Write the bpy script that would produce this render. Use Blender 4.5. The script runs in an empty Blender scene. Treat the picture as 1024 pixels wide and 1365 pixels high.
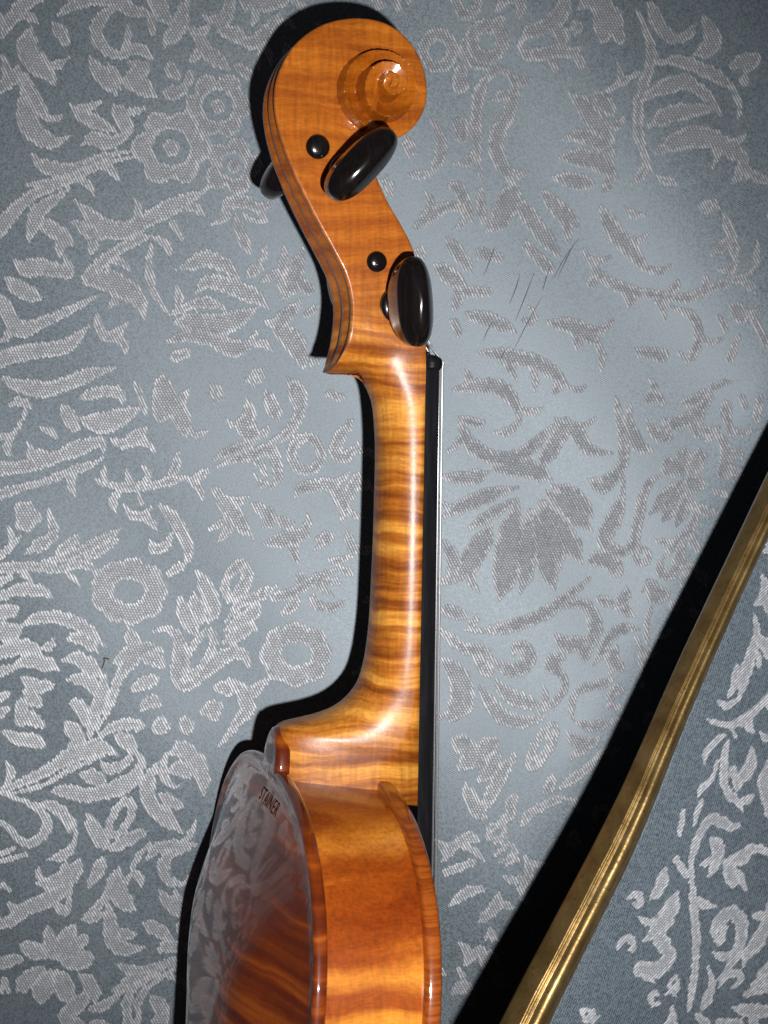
import bpy, math, random
import numpy as np
from mathutils import Vector, Matrix
from mathutils.geometry import delaunay_2d_cdt

random.seed(4); rng = np.random.default_rng(7)
MM = 0.001
FPX, DV, ZV = 2150.0, 500.0, 80.0        # focal length in photo px, lens-to-violin distance, violin axis height (mm)
HC = DV + ZV                             # camera height above the seat
THETA = math.radians(15.5)               # roll of the violin on its long axis
PITCH = math.radians(3.8)                # scroll end slightly raised
RM3 = Matrix.Rotation(PITCH, 3, 'X') @ Matrix.Rotation(THETA, 3, 'Y'); RMI = RM3.inverted()
SC = bpy.context.scene
COL = SC.collection

# ------------------------------------------------------------------ camera, world, flash
cam_d = bpy.data.cameras.new('camera'); cam = bpy.data.objects.new('camera', cam_d); COL.objects.link(cam)
cam.location = (0, 0, HC * MM); cam.rotation_euler = (0, 0, 0)
cam_d.sensor_fit = 'VERTICAL'; cam_d.sensor_height = 24.0
cam_d.lens = 24.0 * FPX / 1365.0
cam_d.clip_start = 0.01; cam_d.clip_end = 50
cam_d.dof.use_dof = True; cam_d.dof.focus_distance = 0.535; cam_d.dof.aperture_fstop = 32
SC.camera = cam
w = bpy.data.worlds.new('World'); SC.world = w; w.use_nodes = True
w.node_tree.nodes['Background'].inputs[0].default_value = (0.60, 0.55, 0.60, 1)
w.node_tree.nodes['Background'].inputs[1].default_value = 0.06
fl_d = bpy.data.lights.new('camera_flash', 'SPOT'); fl = bpy.data.objects.new('camera_flash', fl_d); COL.objects.link(fl)
fl.location = (0.031, -0.035, HC * MM + 0.004)
fl_d.energy = 19.5; fl_d.color = (0.985, 0.99, 1.0); fl_d.shadow_soft_size = 0.0036
fl_d.spot_size = math.radians(66); fl_d.spot_blend = 1.0
_aim = Vector((-0.012, -0.005, 0.0)) - fl.location
fl.rotation_euler = _aim.to_track_quat('-Z', 'Y').to_euler()
SC.view_settings.view_transform = 'Standard'; SC.view_settings.look = 'None'
SC.view_settings.exposure = 0; SC.view_settings.gamma = 1
try: SC.view_settings.use_curve_mapping = False
except Exception: pass

# ------------------------------------------------------------------ small helpers
def P(u, v, zl=0.0):
    """photo pixel + height zl along the violin's own cross axis -> (X, Y) in the violin's frame, mm"""
    o = RMI @ Vector((0, 0, DV)); d = RMI @ Vector(((u - 512.0) / FPX, (682.5 - v) / FPX, -1.0))
    t = (zl - o.z) / d.z
    return (o.x + t*d.x, o.y + t*d.y)

def crom(pts, step=0.6, closed=False):
    p = np.array(pts, float); n = len(p); out = []
    rngi = range(n) if closed else range(n - 1)
    for i in rngi:
        if closed: p0, p1, p2, p3 = p[(i-1) % n], p[i], p[(i+1) % n], p[(i+2) % n]
        else:
            p1, p2 = p[i], p[i+1]
            p0 = p[i-1] if i > 0 else 2*p1 - p2
            p3 = p[i+2] if i+2 < n else 2*p2 - p1
        L = np.linalg.norm((p2 - p1)[:2]); k = max(1, int(math.ceil(L / step)))
        t01 = max(np.linalg.norm((p1-p0)[:2]), 1e-6) ** .5
        t12 = max(L, 1e-6) ** .5
        t23 = max(np.linalg.norm((p3-p2)[:2]), 1e-6) ** .5
        m1 = (p2 - p1) + t12 * ((p1 - p0) / t01 - (p2 - p0) / (t01 + t12))
        m2 = (p2 - p1) + t12 * ((p3 - p2) / t23 - (p3 - p1) / (t12 + t23))
        for j in range(k):
            t = j / k
            out.append((2*t**3-3*t**2+1)*p1 + (t**3-2*t**2+t)*m1 + (-2*t**3+3*t**2)*p2 + (t**3-t**2)*m2)
    if not closed: out.append(p[-1])
    return np.array(out)

def interp(tab, x):
    xs = np.array([t[0] for t in tab], float); ys = np.array([t[1] for t in tab], float)
    return np.interp(x, xs, ys)

def sstep(t):
    t = np.clip(t, 0, 1); return t*t*(3-2*t)

def mesh_np(name, verts, faces, mat, smooth=True):
    me = bpy.data.meshes.new(name)
    me.from_pydata([tuple(v) for v in verts], [], faces); me.update()
    if mat: me.materials.append(mat)
    if smooth: me.polygons.foreach_set('use_smooth', [True] * len(me.polygons))
    return me

def link(name, me, parent=None):
    o = bpy.data.objects.new(name, me); COL.objects.link(o)
    if parent: o.parent = parent
    return o

def fix_normals(me):
    import bmesh
    bm = bmesh.new(); bm.from_mesh(me); bmesh.ops.recalc_face_normals(bm, faces=bm.faces[:]); bm.to_mesh(me); bm.free()

def loft(rings, cap0=True, cap1=True, closed=True):
    """rings: list of equal-length point lists -> verts, faces"""
    n = len(rings[0]); V = [tuple(p) for r in rings for p in r]; F = []
    for i in range(len(rings) - 1):
        for j in range(n if closed else n - 1):
            k = (j + 1) % n
            F.append((i*n+j, i*n+k, (i+1)*n+k, (i+1)*n+j))
    if cap0: F.append(tuple(range(n))[::-1])
    if cap1: F.append(tuple(range((len(rings)-1)*n, len(rings)*n)))
    return V, F

# ------------------------------------------------------------------ materials
def newmat(name):
    m = bpy.data.materials.new(name); m.use_nodes = True
    nt = m.node_tree; b = nt.nodes['Principled BSDF']
    return m, nt, b
def N(nt, typ, **kw):
    n = nt.nodes.new(typ)
    for k, v in kw.items():
        if k.startswith('i_'):
            n.inputs[int(k[2:]) if k[2:].isdigit() else k[2:].replace('_', ' ')].default_value = v
        else: setattr(n, k, v)
    return n
def math_n(nt, op, a, b=None, c=None):
    n = nt.nodes.new('ShaderNodeMath'); n.operation = op
    for i, x in enumerate((a, b, c)):
        if x is None: continue
        if isinstance(x, (int, float)): n.inputs[i].default_value = x
        else: nt.links.new(x, n.inputs[i])
    return n.outputs[0]
def ramp(nt, fac, stops):
    r = nt.nodes.new('ShaderNodeValToRGB')
    e = r.color_ramp.elements
    while len(e) > len(stops): e.remove(e[-1])
    while len(e) < len(stops): e.new(0.5)
    for el, (p, c) in zip(e, stops): el.position = p; el.color = (*c, 1)
    nt.links.new(fac, r.inputs[0]); return r.outputs[0]
def mixc(nt, fac, a, b, mode='MIX'):
    m = nt.nodes.new('ShaderNodeMix'); m.data_type = 'RGBA'; m.blend_type = mode
    for s, x in ((m.inputs[0], fac), (m.inputs[6], a), (m.inputs[7], b)):
        if isinstance(x, (int, float)): s.default_value = x
        elif isinstance(x, tuple): s.default_value = (*x, 1)
        else: nt.links.new(x, s)
    return m.outputs[2]

def flamed_maple(name, flame=(22, 120, 22), rot=(0, 0, 0), lo=(0.16, 0.030, 0.004), mid=(0.42, 0.125, 0.014), hi=(0.66, 0.27, 0.040),
                 contrast=(0.34, 0.52, 0.68), coat_r=0.07, fleck=0.35, warp=0.004, calm=None, polish=0.12):
    m, nt, b = newmat(name)
    tc = N(nt, 'ShaderNodeTexCoord')
    nw = N(nt, 'ShaderNodeTexNoise', i_Scale=38.0, i_Detail=2.0); nt.links.new(tc.outputs['Object'], nw.inputs['Vector'])
    vm = N(nt, 'ShaderNodeVectorMath', operation='MULTIPLY_ADD'); nt.links.new(nw.outputs['Color'], vm.inputs[0])
    vm.inputs[1].default_value = (warp, warp * 2.2, warp); nt.links.new(tc.outputs['Object'], vm.inputs[2])
    mp = N(nt, 'ShaderNodeMapping', i_Rotation=rot, i_Scale=flame); nt.links.new(vm.outputs[0], mp.inputs[0])
    nf = N(nt, 'ShaderNodeTexNoise', i_Scale=1.0, i_Detail=2.5, i_Roughness=0.5); nt.links.new(mp.outputs[0], nf.inputs['Vector'])
    col = ramp(nt, nf.outputs['Fac'], [(contrast[0], lo), (contrast[1], mid), (contrast[2], hi)])
    if calm:                                            # figure is plainer towards the scroll
        sy = N(nt, 'ShaderNodeSeparateXYZ'); nt.links.new(tc.outputs['Object'], sy.inputs[0])
        mr = N(nt, 'ShaderNodeMapRange', interpolation_type='SMOOTHSTEP'); nt.links.new(sy.outputs[1], mr.inputs[0]); mr.inputs[1].default_value = calm[0]; mr.inputs[2].default_value = calm[1]
        c2 = ramp(nt, nf.outputs['Fac'], [(0.30, calm[2]), (0.5, calm[3]), (0.70, calm[4])])
        col = mixc(nt, mr.outputs[0], col, c2)
        nt.links.new(math_n(nt, 'MULTIPLY_ADD', mr.outputs[0], 0.42, 0.28), b.inputs['Coat Weight'])       # oiled neck, varnished head
    # fine flecks across the flame and long grain
    mp2 = N(nt, 'ShaderNodeMapping', i_Rotation=rot, i_Scale=(420, 1900, 420)); nt.links.new(vm.outputs[0], mp2.inputs[0])
    n2 = N(nt, 'ShaderNodeTexNoise', i_Scale=1.0, i_Detail=3.0); nt.links.new(mp2.outputs[0], n2.inputs['Vector'])
    mp3 = N(nt, 'ShaderNodeMapping', i_Rotation=rot, i_Scale=(900, 60, 900)); nt.links.new(vm.outputs[0], mp3.inputs[0])
    n3 = N(nt, 'ShaderNodeTexNoise', i_Scale=1.0, i_Detail=3.0); nt.links.new(mp3.outputs[0], n3.inputs['Vector'])
    s = math_n(nt, 'ADD', math_n(nt, 'MULTIPLY', n2.outputs['Fac'], 0.6), math_n(nt, 'MULTIPLY', n3.outputs['Fac'], 0.6))
    s = math_n(nt, 'ADD', math_n(nt, 'MULTIPLY', math_n(nt, 'SUBTRACT', s, 0.6), fleck * 3.0), 1.0)
    sv = N(nt, 'ShaderNodeVectorMath', operation='SCALE'); nt.links.new(col, sv.inputs[0]); nt.links.new(s, sv.inputs['Scale'])
    nt.links.new(sv.outputs[0], b.inputs['Base Color'])
    b.inputs['Roughness'].default_value = 0.42
    b.inputs['Specular IOR Level'].default_value = 0.12
    if not calm: b.inputs['Coat Weight'].default_value = 1.0
    nr = N(nt, 'ShaderNodeTexNoise', i_Scale=160.0, i_Detail=4.0); nt.links.new(tc.outputs['Object'], nr.inputs['Vector'])
    cr = math_n(nt, 'MULTIPLY_ADD', nr.outputs['Fac'], 0.08, coat_r - 0.02)
    if calm: cr = math_n(nt, 'MULTIPLY_ADD', math_n(nt, 'SUBTRACT', 1.0, mr.outputs[0]), 0.13, cr)
    nt.links.new(cr, b.inputs['Coat Roughness'])
    b.inputs['Coat IOR'].default_value = 1.52
    nb = N(nt, 'ShaderNodeTexNoise', i_Scale=700.0, i_Detail=3.0); nt.links.new(tc.outputs['Object'], nb.inputs['Vector'])
    bp = N(nt, 'ShaderNodeBump', i_Strength=polish, i_Distance=0.0003); nt.links.new(nb.outputs['Fac'], bp.inputs['Height'])
    nt.links.new(bp.outputs[0], b.inputs['Coat Normal']); nt.links.new(bp.outputs[0], b.inputs['Normal'])
    return m

MAT = {}
MAT['neck'] = flamed_maple('varnished_maple_neck', flame=(20, 290, 20), lo=(0.165, 0.039, 0.005), mid=(0.325, 0.100, 0.011), hi=(0.53, 0.225, 0.034), contrast=(0.35, 0.50, 0.65), fleck=0.45, coat_r=0.15,
    calm=(0.204, 0.246, (0.225, 0.049, 0.003), (0.30, 0.075, 0.0048), (0.375, 0.106, 0.0078)))
MAT['scroll'] = MAT['neck']
MAT['ribs'] = flamed_maple('varnished_maple_ribs', flame=(10, 85, 10), lo=(0.17, 0.026, 0.002), mid=(0.255, 0.050, 0.0035), hi=(0.56, 0.195, 0.019), contrast=(0.35, 0.48, 0.62), fleck=0.45, coat_r=0.10)
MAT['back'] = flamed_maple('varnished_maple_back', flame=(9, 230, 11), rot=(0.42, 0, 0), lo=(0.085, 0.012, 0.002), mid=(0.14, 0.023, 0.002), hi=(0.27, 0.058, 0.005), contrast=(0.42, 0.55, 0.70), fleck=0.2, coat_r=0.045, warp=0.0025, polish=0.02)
MAT['belly'] = flamed_maple('varnished_spruce', flame=(60, 1050, 160), rot=(0.5, 0, 0.3), lo=(0.165, 0.031, 0.003), mid=(0.235, 0.049, 0.005), hi=(0.27, 0.062, 0.006), contrast=(0.38, 0.5, 0.6), fleck=0.2, coat_r=0.09, warp=0.001)

def ebony(name, col=(0.006, 0.005, 0.006), r=0.16, streak=0.6):
    m, nt, b = newmat(name)
    tc = N(nt, 'ShaderNodeTexCoord')
    mp = N(nt, 'ShaderNodeMapping', i_Scale=(900, 60, 900)); nt.links.new(tc.outputs['Object'], mp.inputs[0])
    n = N(nt, 'ShaderNodeTexNoise', i_Scale=1.0, i_Detail=4.0); nt.links.new(mp.outputs[0], n.inputs['Vector'])
    c = ramp(nt, n.outputs['Fac'], [(0.45, col), (0.75, tuple(x * (1 + 2.2*streak) for x in col))])
    nt.links.new(c, b.inputs['Base Color'])
    nt.links.new(math_n(nt, 'MULTIPLY_ADD', n.outputs['Fac'], 0.10, r - 0.05), b.inputs['Roughness'])
    b.inputs['Specular IOR Level'].default_value = 0.5
    bp = N(nt, 'ShaderNodeBump', i_Strength=0.1, i_Distance=0.0002); nt.links.new(n.outputs['Fac'], bp.inputs['Height']); nt.links.new(bp.outputs[0], b.inputs['Normal'])
    return m
MAT['peg'] = ebony('polished_peg_wood', (0.0045, 0.0032, 0.0032), 0.19, 0.5)
MAT['ebony'] = ebony('ebony', (0.004, 0.004, 0.005), 0.45, 0.5)
MAT['ebony'].node_tree.nodes['Principled BSDF'].inputs['Specular IOR Level'].default_value = 0.10

m, nt, b = newmat('string_steel'); MAT['string'] = m
tc = N(nt, 'ShaderNodeTexCoord'); nw = N(nt, 'ShaderNodeTexNoise', i_Scale=2500.0); nt.links.new(tc.outputs['Object'], nw.inputs['Vector'])
nt.links.new(ramp(nt, nw.outputs['Fac'], [(0.3, (0.36, 0.35, 0.35)), (0.7, (0.60, 0.58, 0.57))]), b.inputs['Base Color'])
b.inputs['Metallic'].default_value = 0.75; b.inputs['Roughness'].default_value = 0.42

m, nt, b = newmat('burned_stamp'); MAT['stamp'] = m
tc = N(nt, 'ShaderNodeTexCoord'); nw = N(nt, 'ShaderNodeTexNoise', i_Scale=900.0); nt.links.new(tc.outputs['Object'], nw.inputs['Vector'])
nt.links.new(ramp(nt, nw.outputs['Fac'], [(0.3, (0.006, 0.004, 0.003)), (0.8, (0.03, 0.015, 0.01))]), b.inputs['Base Color'])
b.inputs['Roughness'].default_value = 0.8; b.inputs['Specular IOR Level'].default_value = 0.1

def pale_maple():
    m, nt, b = newmat('pale_maple')
    tc = N(nt, 'ShaderNodeTexCoord'); n = N(nt, 'ShaderNodeTexNoise', i_Scale=300.0, i_Detail=4.0); nt.links.new(tc.outputs['Object'], n.inputs['Vector'])
    nt.links.new(ramp(nt, n.outputs['Fac'], [(0.3, (0.45, 0.27, 0.11)), (0.7, (0.55, 0.36, 0.17))]), b.inputs['Base Color'])
    b.inputs['Roughness'].default_value = 0.5
    return m
MAT['bridge'] = pale_maple()

# gilded wood
m, nt, b = newmat('gilded_wood'); MAT['gilt'] = m
tc = N(nt, 'ShaderNodeTexCoord')
n1 = N(nt, 'ShaderNodeTexNoise', i_Scale=140.0, i_Detail=5.0, i_Roughness=0.6); nt.links.new(tc.outputs['Object'], n1.inputs['Vector'])
n2 = N(nt, 'ShaderNodeTexNoise', i_Scale=900.0, i_Detail=4.0); nt.links.new(tc.outputs['Object'], n2.inputs['Vector'])
c1 = ramp(nt, n1.outputs['Fac'], [(0.34, (0.19, 0.115, 0.038)), (0.52, (0.26, 0.168, 0.060)), (0.70, (0.33, 0.225, 0.090))])
wear = math_n(nt, 'GREATER_THAN', n2.outputs['Fac'], 0.66)
nt.links.new(mixc(nt, math_n(nt, 'MULTIPLY', wear, 0.7), c1, (0.10, 0.035, 0.015)), b.inputs['Base Color'])
b.inputs['Metallic'].default_value = 0.84
nt.links.new(math_n(nt, 'MULTIPLY_ADD', n1.outputs['Fac'], 0.14, 0.31), b.inputs['Roughness'])
bp = N(nt, 'ShaderNodeBump', i_Strength=0.25, i_Distance=0.0003); nt.links.new(n2.outputs['Fac'], bp.inputs['Height']); nt.links.new(bp.outputs[0], b.inputs['Normal'])

def damask(name, rot=0.0, pitch=0.00094, ground_rough=0.50, ang=-0.46, spec=0.95, jag_mm=0.8, mspec=1.25, lean=(0.23, 0.09, 0.0)):
    """woven damask: dull raised motif threads on a satin ground; the vertex field 'motif' holds the distance to the motif edge (mm)"""
    m, nt, b = newmat(name)
    nt.nodes.remove(b); out = nt.nodes['Material Output']
    tc = N(nt, 'ShaderNodeTexCoord')
    at = N(nt, 'ShaderNodeAttribute', attribute_name='motif')
    nwp = N(nt, 'ShaderNodeTexNoise', i_Scale=45.0, i_Detail=3.0); nt.links.new(tc.outputs['Object'], nwp.inputs['Vector'])
    wv = N(nt, 'ShaderNodeVectorMath', operation='MULTIPLY_ADD'); nt.links.new(nwp.outputs['Color'], wv.inputs[0]); wv.inputs[1].default_value = (0.0022,)*3
    nt.links.new(tc.outputs['Object'], wv.inputs[2])
    mp = N(nt, 'ShaderNodeMapping', i_Rotation=(0, 0, rot + ang)); nt.links.new(wv.outputs[0], mp.inputs[0])
    sx = N(nt, 'ShaderNodeSeparateXYZ'); nt.links.new(mp.outputs[0], sx.inputs[0])
    X, Y = sx.outputs[0], sx.outputs[1]
    tx = math_n(nt, 'DIVIDE', X, pitch); ti = math_n(nt, 'FLOOR', tx); tf = math_n(nt, 'FRACT', tx)
    wn = N(nt, 'ShaderNodeTexWhiteNoise', noise_dimensions='1D'); nt.links.new(ti, wn.inputs['W'])
    jag = math_n(nt, 'MULTIPLY', math_n(nt, 'SUBTRACT', wn.outputs['Value'], 0.5), jag_mm)
    d = math_n(nt, 'ADD', at.outputs['Fac'], jag)
    mask = N(nt, 'ShaderNodeMapRange', interpolation_type='SMOOTHSTEP'); nt.links.new(d, mask.inputs[0])
    mask.inputs[1].default_value = 0.22; mask.inputs[2].default_value = -0.22
    mk = mask.outputs[0]
    # motif threads: long floats with dashes along them
    rib = math_n(nt, 'SUBTRACT', 1.0, math_n(nt, 'MULTIPLY', math_n(nt, 'ABSOLUTE', math_n(nt, 'SUBTRACT', tf, 0.5)), 2.0))      # 0..1 peak mid thread
    ty = math_n(nt, 'FRACT', math_n(nt, 'ADD', math_n(nt, 'DIVIDE', Y, pitch * 1.15), math_n(nt, 'MULTIPLY', ti, 0.5)))
    dash = math_n(nt, 'SUBTRACT', 1.0, math_n(nt, 'MULTIPLY', math_n(nt, 'ABSOLUTE', math_n(nt, 'SUBTRACT', ty, 0.5)), 2.0))
    edge = N(nt, 'ShaderNodeMapRange'); nt.links.new(d, edge.inputs[0]); edge.inputs[1].default_value = -1.9; edge.inputs[2].default_value = -0.7   # edge = solid floats
    dsh = math_n(nt, 'MAXIMUM', dash, math_n(nt, 'MULTIPLY', edge.outputs[0], 0.9))
    th = math_n(nt, 'MULTIPLY', math_n(nt, 'POWER', rib, 0.7), math_n(nt, 'MULTIPLY_ADD', dsh, 0.75, 0.25))
    cell = N(nt, 'ShaderNodeCombineXYZ'); nt.links.new(ti, cell.inputs[0]); nt.links.new(math_n(nt, 'FLOOR', math_n(nt, 'DIVIDE', Y, pitch * 1.15)), cell.inputs[1])
    wc = N(nt, 'ShaderNodeTexWhiteNoise', noise_dimensions='2D'); nt.links.new(cell.outputs[0], wc.inputs['Vector'])
    nmid = N(nt, 'ShaderNodeTexNoise', i_Scale=130.0, i_Detail=3.0); nt.links.new(tc.outputs['Object'], nmid.inputs['Vector'])
    var = math_n(nt, 'MULTIPLY', math_n(nt, 'MULTIPLY_ADD', wc.outputs['Value'], 0.55, 0.70), math_n(nt, 'MULTIPLY_ADD', nmid.outputs['Fac'], 1.0, 0.5))
    th = math_n(nt, 'MULTIPLY', th, var)
    gc = N(nt, 'ShaderNodeCombineXYZ'); nt.links.new(math_n(nt, 'FLOOR', math_n(nt, 'DIVIDE', X, 0.00045)), gc.inputs[0]); nt.links.new(math_n(nt, 'FLOOR', math_n(nt, 'DIVIDE', Y, 0.00060)), gc.inputs[1])
    wg = N(nt, 'ShaderNodeTexWhiteNoise', noise_dimensions='2D'); nt.links.new(gc.outputs[0], wg.inputs['Vector'])
    nz = N(nt, 'ShaderNodeTexNoise', i_Scale=1500.0, i_Detail=2.0); nt.links.new(tc.outputs['Object'], nz.inputs['Vector'])
    nlow = N(nt, 'ShaderNodeTexNoise', i_Scale=18.0, i_Detail=4.0); nt.links.new(tc.outputs['Object'], nlow.inputs['Vector'])
    mcol = ramp(nt, th, [(0.0, (0.100, 0.109, 0.120)), (0.45, (0.195, 0.200, 0.212)), (0.95, (0.42, 0.41, 0.415))])
    deep = N(nt, 'ShaderNodeMapRange', interpolation_type='SMOOTHSTEP'); nt.links.new(d, deep.inputs[0]); deep.inputs[1].default_value = -1.3; deep.inputs[2].default_value = -2.6
    vein = math_n(nt, 'ABSOLUTE', math_n(nt, 'SUBTRACT', math_n(nt, 'FRACT', math_n(nt, 'DIVIDE', Y, pitch * 0.9)), 0.5))
    dcol = ramp(nt, vein, [(0.05, (0.115, 0.128, 0.142)), (0.45, (0.28, 0.282, 0.293))])
    mcol = mixc(nt, math_n(nt, 'MULTIPLY', deep.outputs[0], 0.55), mcol, dcol)
    # satin ground: fine diagonal twill
    tw = math_n(nt, 'FRACT', math_n(nt, 'ADD', math_n(nt, 'DIVIDE', X, 0.00078), math_n(nt, 'DIVIDE', Y, 0.00125)))
    twp = math_n(nt, 'ABSOLUTE', math_n(nt, 'SUBTRACT', tw, 0.5))
    tw2 = math_n(nt, 'ABSOLUTE', math_n(nt, 'SUBTRACT', math_n(nt, 'FRACT', math_n(nt, 'DIVIDE', Y, 0.00062)), 0.5))
    g = math_n(nt, 'ADD', math_n(nt, 'MULTIPLY', math_n(nt, 'ADD', twp, tw2), 0.55), math_n(nt, 'ADD', math_n(nt, 'MULTIPLY', nz.outputs['Fac'], 0.40), math_n(nt, 'MULTIPLY', wg.outputs['Value'], 0.22)))
    gcol = ramp(nt, g, [(0.36, (0.018, 0.026, 0.033)), (0.74, (0.131, 0.158, 0.180))])
    gcol = mixc(nt, 0.22, gcol, mixc(nt, nlow.outputs['Fac'], (0.048, 0.059, 0.073), (0.100, 0.112, 0.122)))
    # bump
    h = math_n(nt, 'ADD', math_n(nt, 'MULTIPLY', math_n(nt, 'MULTIPLY', th, mk), 0.9), math_n(nt, 'MULTIPLY', g, 0.45))
    h = math_n(nt, 'ADD', h, math_n(nt, 'MULTIPLY', mk, 0.2))
    bp = N(nt, 'ShaderNodeBump', i_Strength=0.35, i_Distance=0.0002); nt.links.new(h, bp.inputs['Height'])
    pg = N(nt, 'ShaderNodeBsdfPrincipled'); pm = N(nt, 'ShaderNodeBsdfPrincipled')
    nt.links.new(gcol, pg.inputs['Base Color']); nt.links.new(mcol, pm.inputs['Base Color'])
    nt.links.new(math_n(nt, 'MULTIPLY_ADD', wg.outputs['Value'], 0.14, ground_rough - 0.06), pg.inputs['Roughness'])
    nt.links.new(math_n(nt, 'MULTIPLY', math_n(nt, 'MULTIPLY_ADD', wg.outputs['Value'], 0.5, 0.72), spec), pg.inputs['Specular IOR Level'])
    pg.inputs['Specular IOR Level'].default_value = spec
    pm.inputs['Roughness'].default_value = 0.46
    nt.links.new(math_n(nt, 'MULTIPLY', th, mspec), pm.inputs['Specular IOR Level'])
    ln_ = N(nt, 'ShaderNodeVectorMath', operation='ADD'); nt.links.new(bp.outputs[0], ln_.inputs[0]); ln_.inputs[1].default_value = lean
    nn_ = N(nt, 'ShaderNodeVectorMath', operation='NORMALIZE'); nt.links.new(ln_.outputs[0], nn_.inputs[0])
    pg.inputs['Specular Tint'].default_value = (0.88, 0.97, 1.0, 1)
    nt.links.new(bp.outputs[0], pg.inputs['Normal']); nt.links.new(nn_.outputs[0], pm.inputs['Normal'])
    mx = N(nt, 'ShaderNodeMixShader'); nt.links.new(mk, mx.inputs[0]); nt.links.new(pg.outputs[0], mx.inputs[1]); nt.links.new(pm.outputs[0], mx.inputs[2])
    nt.links.new(mx.outputs[0], out.inputs['Surface'])
    return m
MAT['damask'] = damask('blue_grey_damask')
MAT['damask_arm'] = damask('blue_grey_damask_arm', rot=1.35, pitch=0.00072, ground_rough=0.58, spec=0.3, jag_mm=0.6, mspec=0.55, lean=(-0.30, 0.12, 0.0))

m, nt, b = newmat('loose_dark_thread'); MAT['snag'] = m
tc = N(nt, 'ShaderNodeTexCoord'); nw = N(nt, 'ShaderNodeTexNoise', i_Scale=900.0); nt.links.new(tc.outputs['Object'], nw.inputs['Vector'])
nt.links.new(ramp(nt, nw.outputs['Fac'], [(0.3, (0.02, 0.021, 0.024)), (0.8, (0.06, 0.062, 0.07))]), b.inputs['Base Color']); b.inputs['Roughness'].default_value = 0.9

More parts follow.
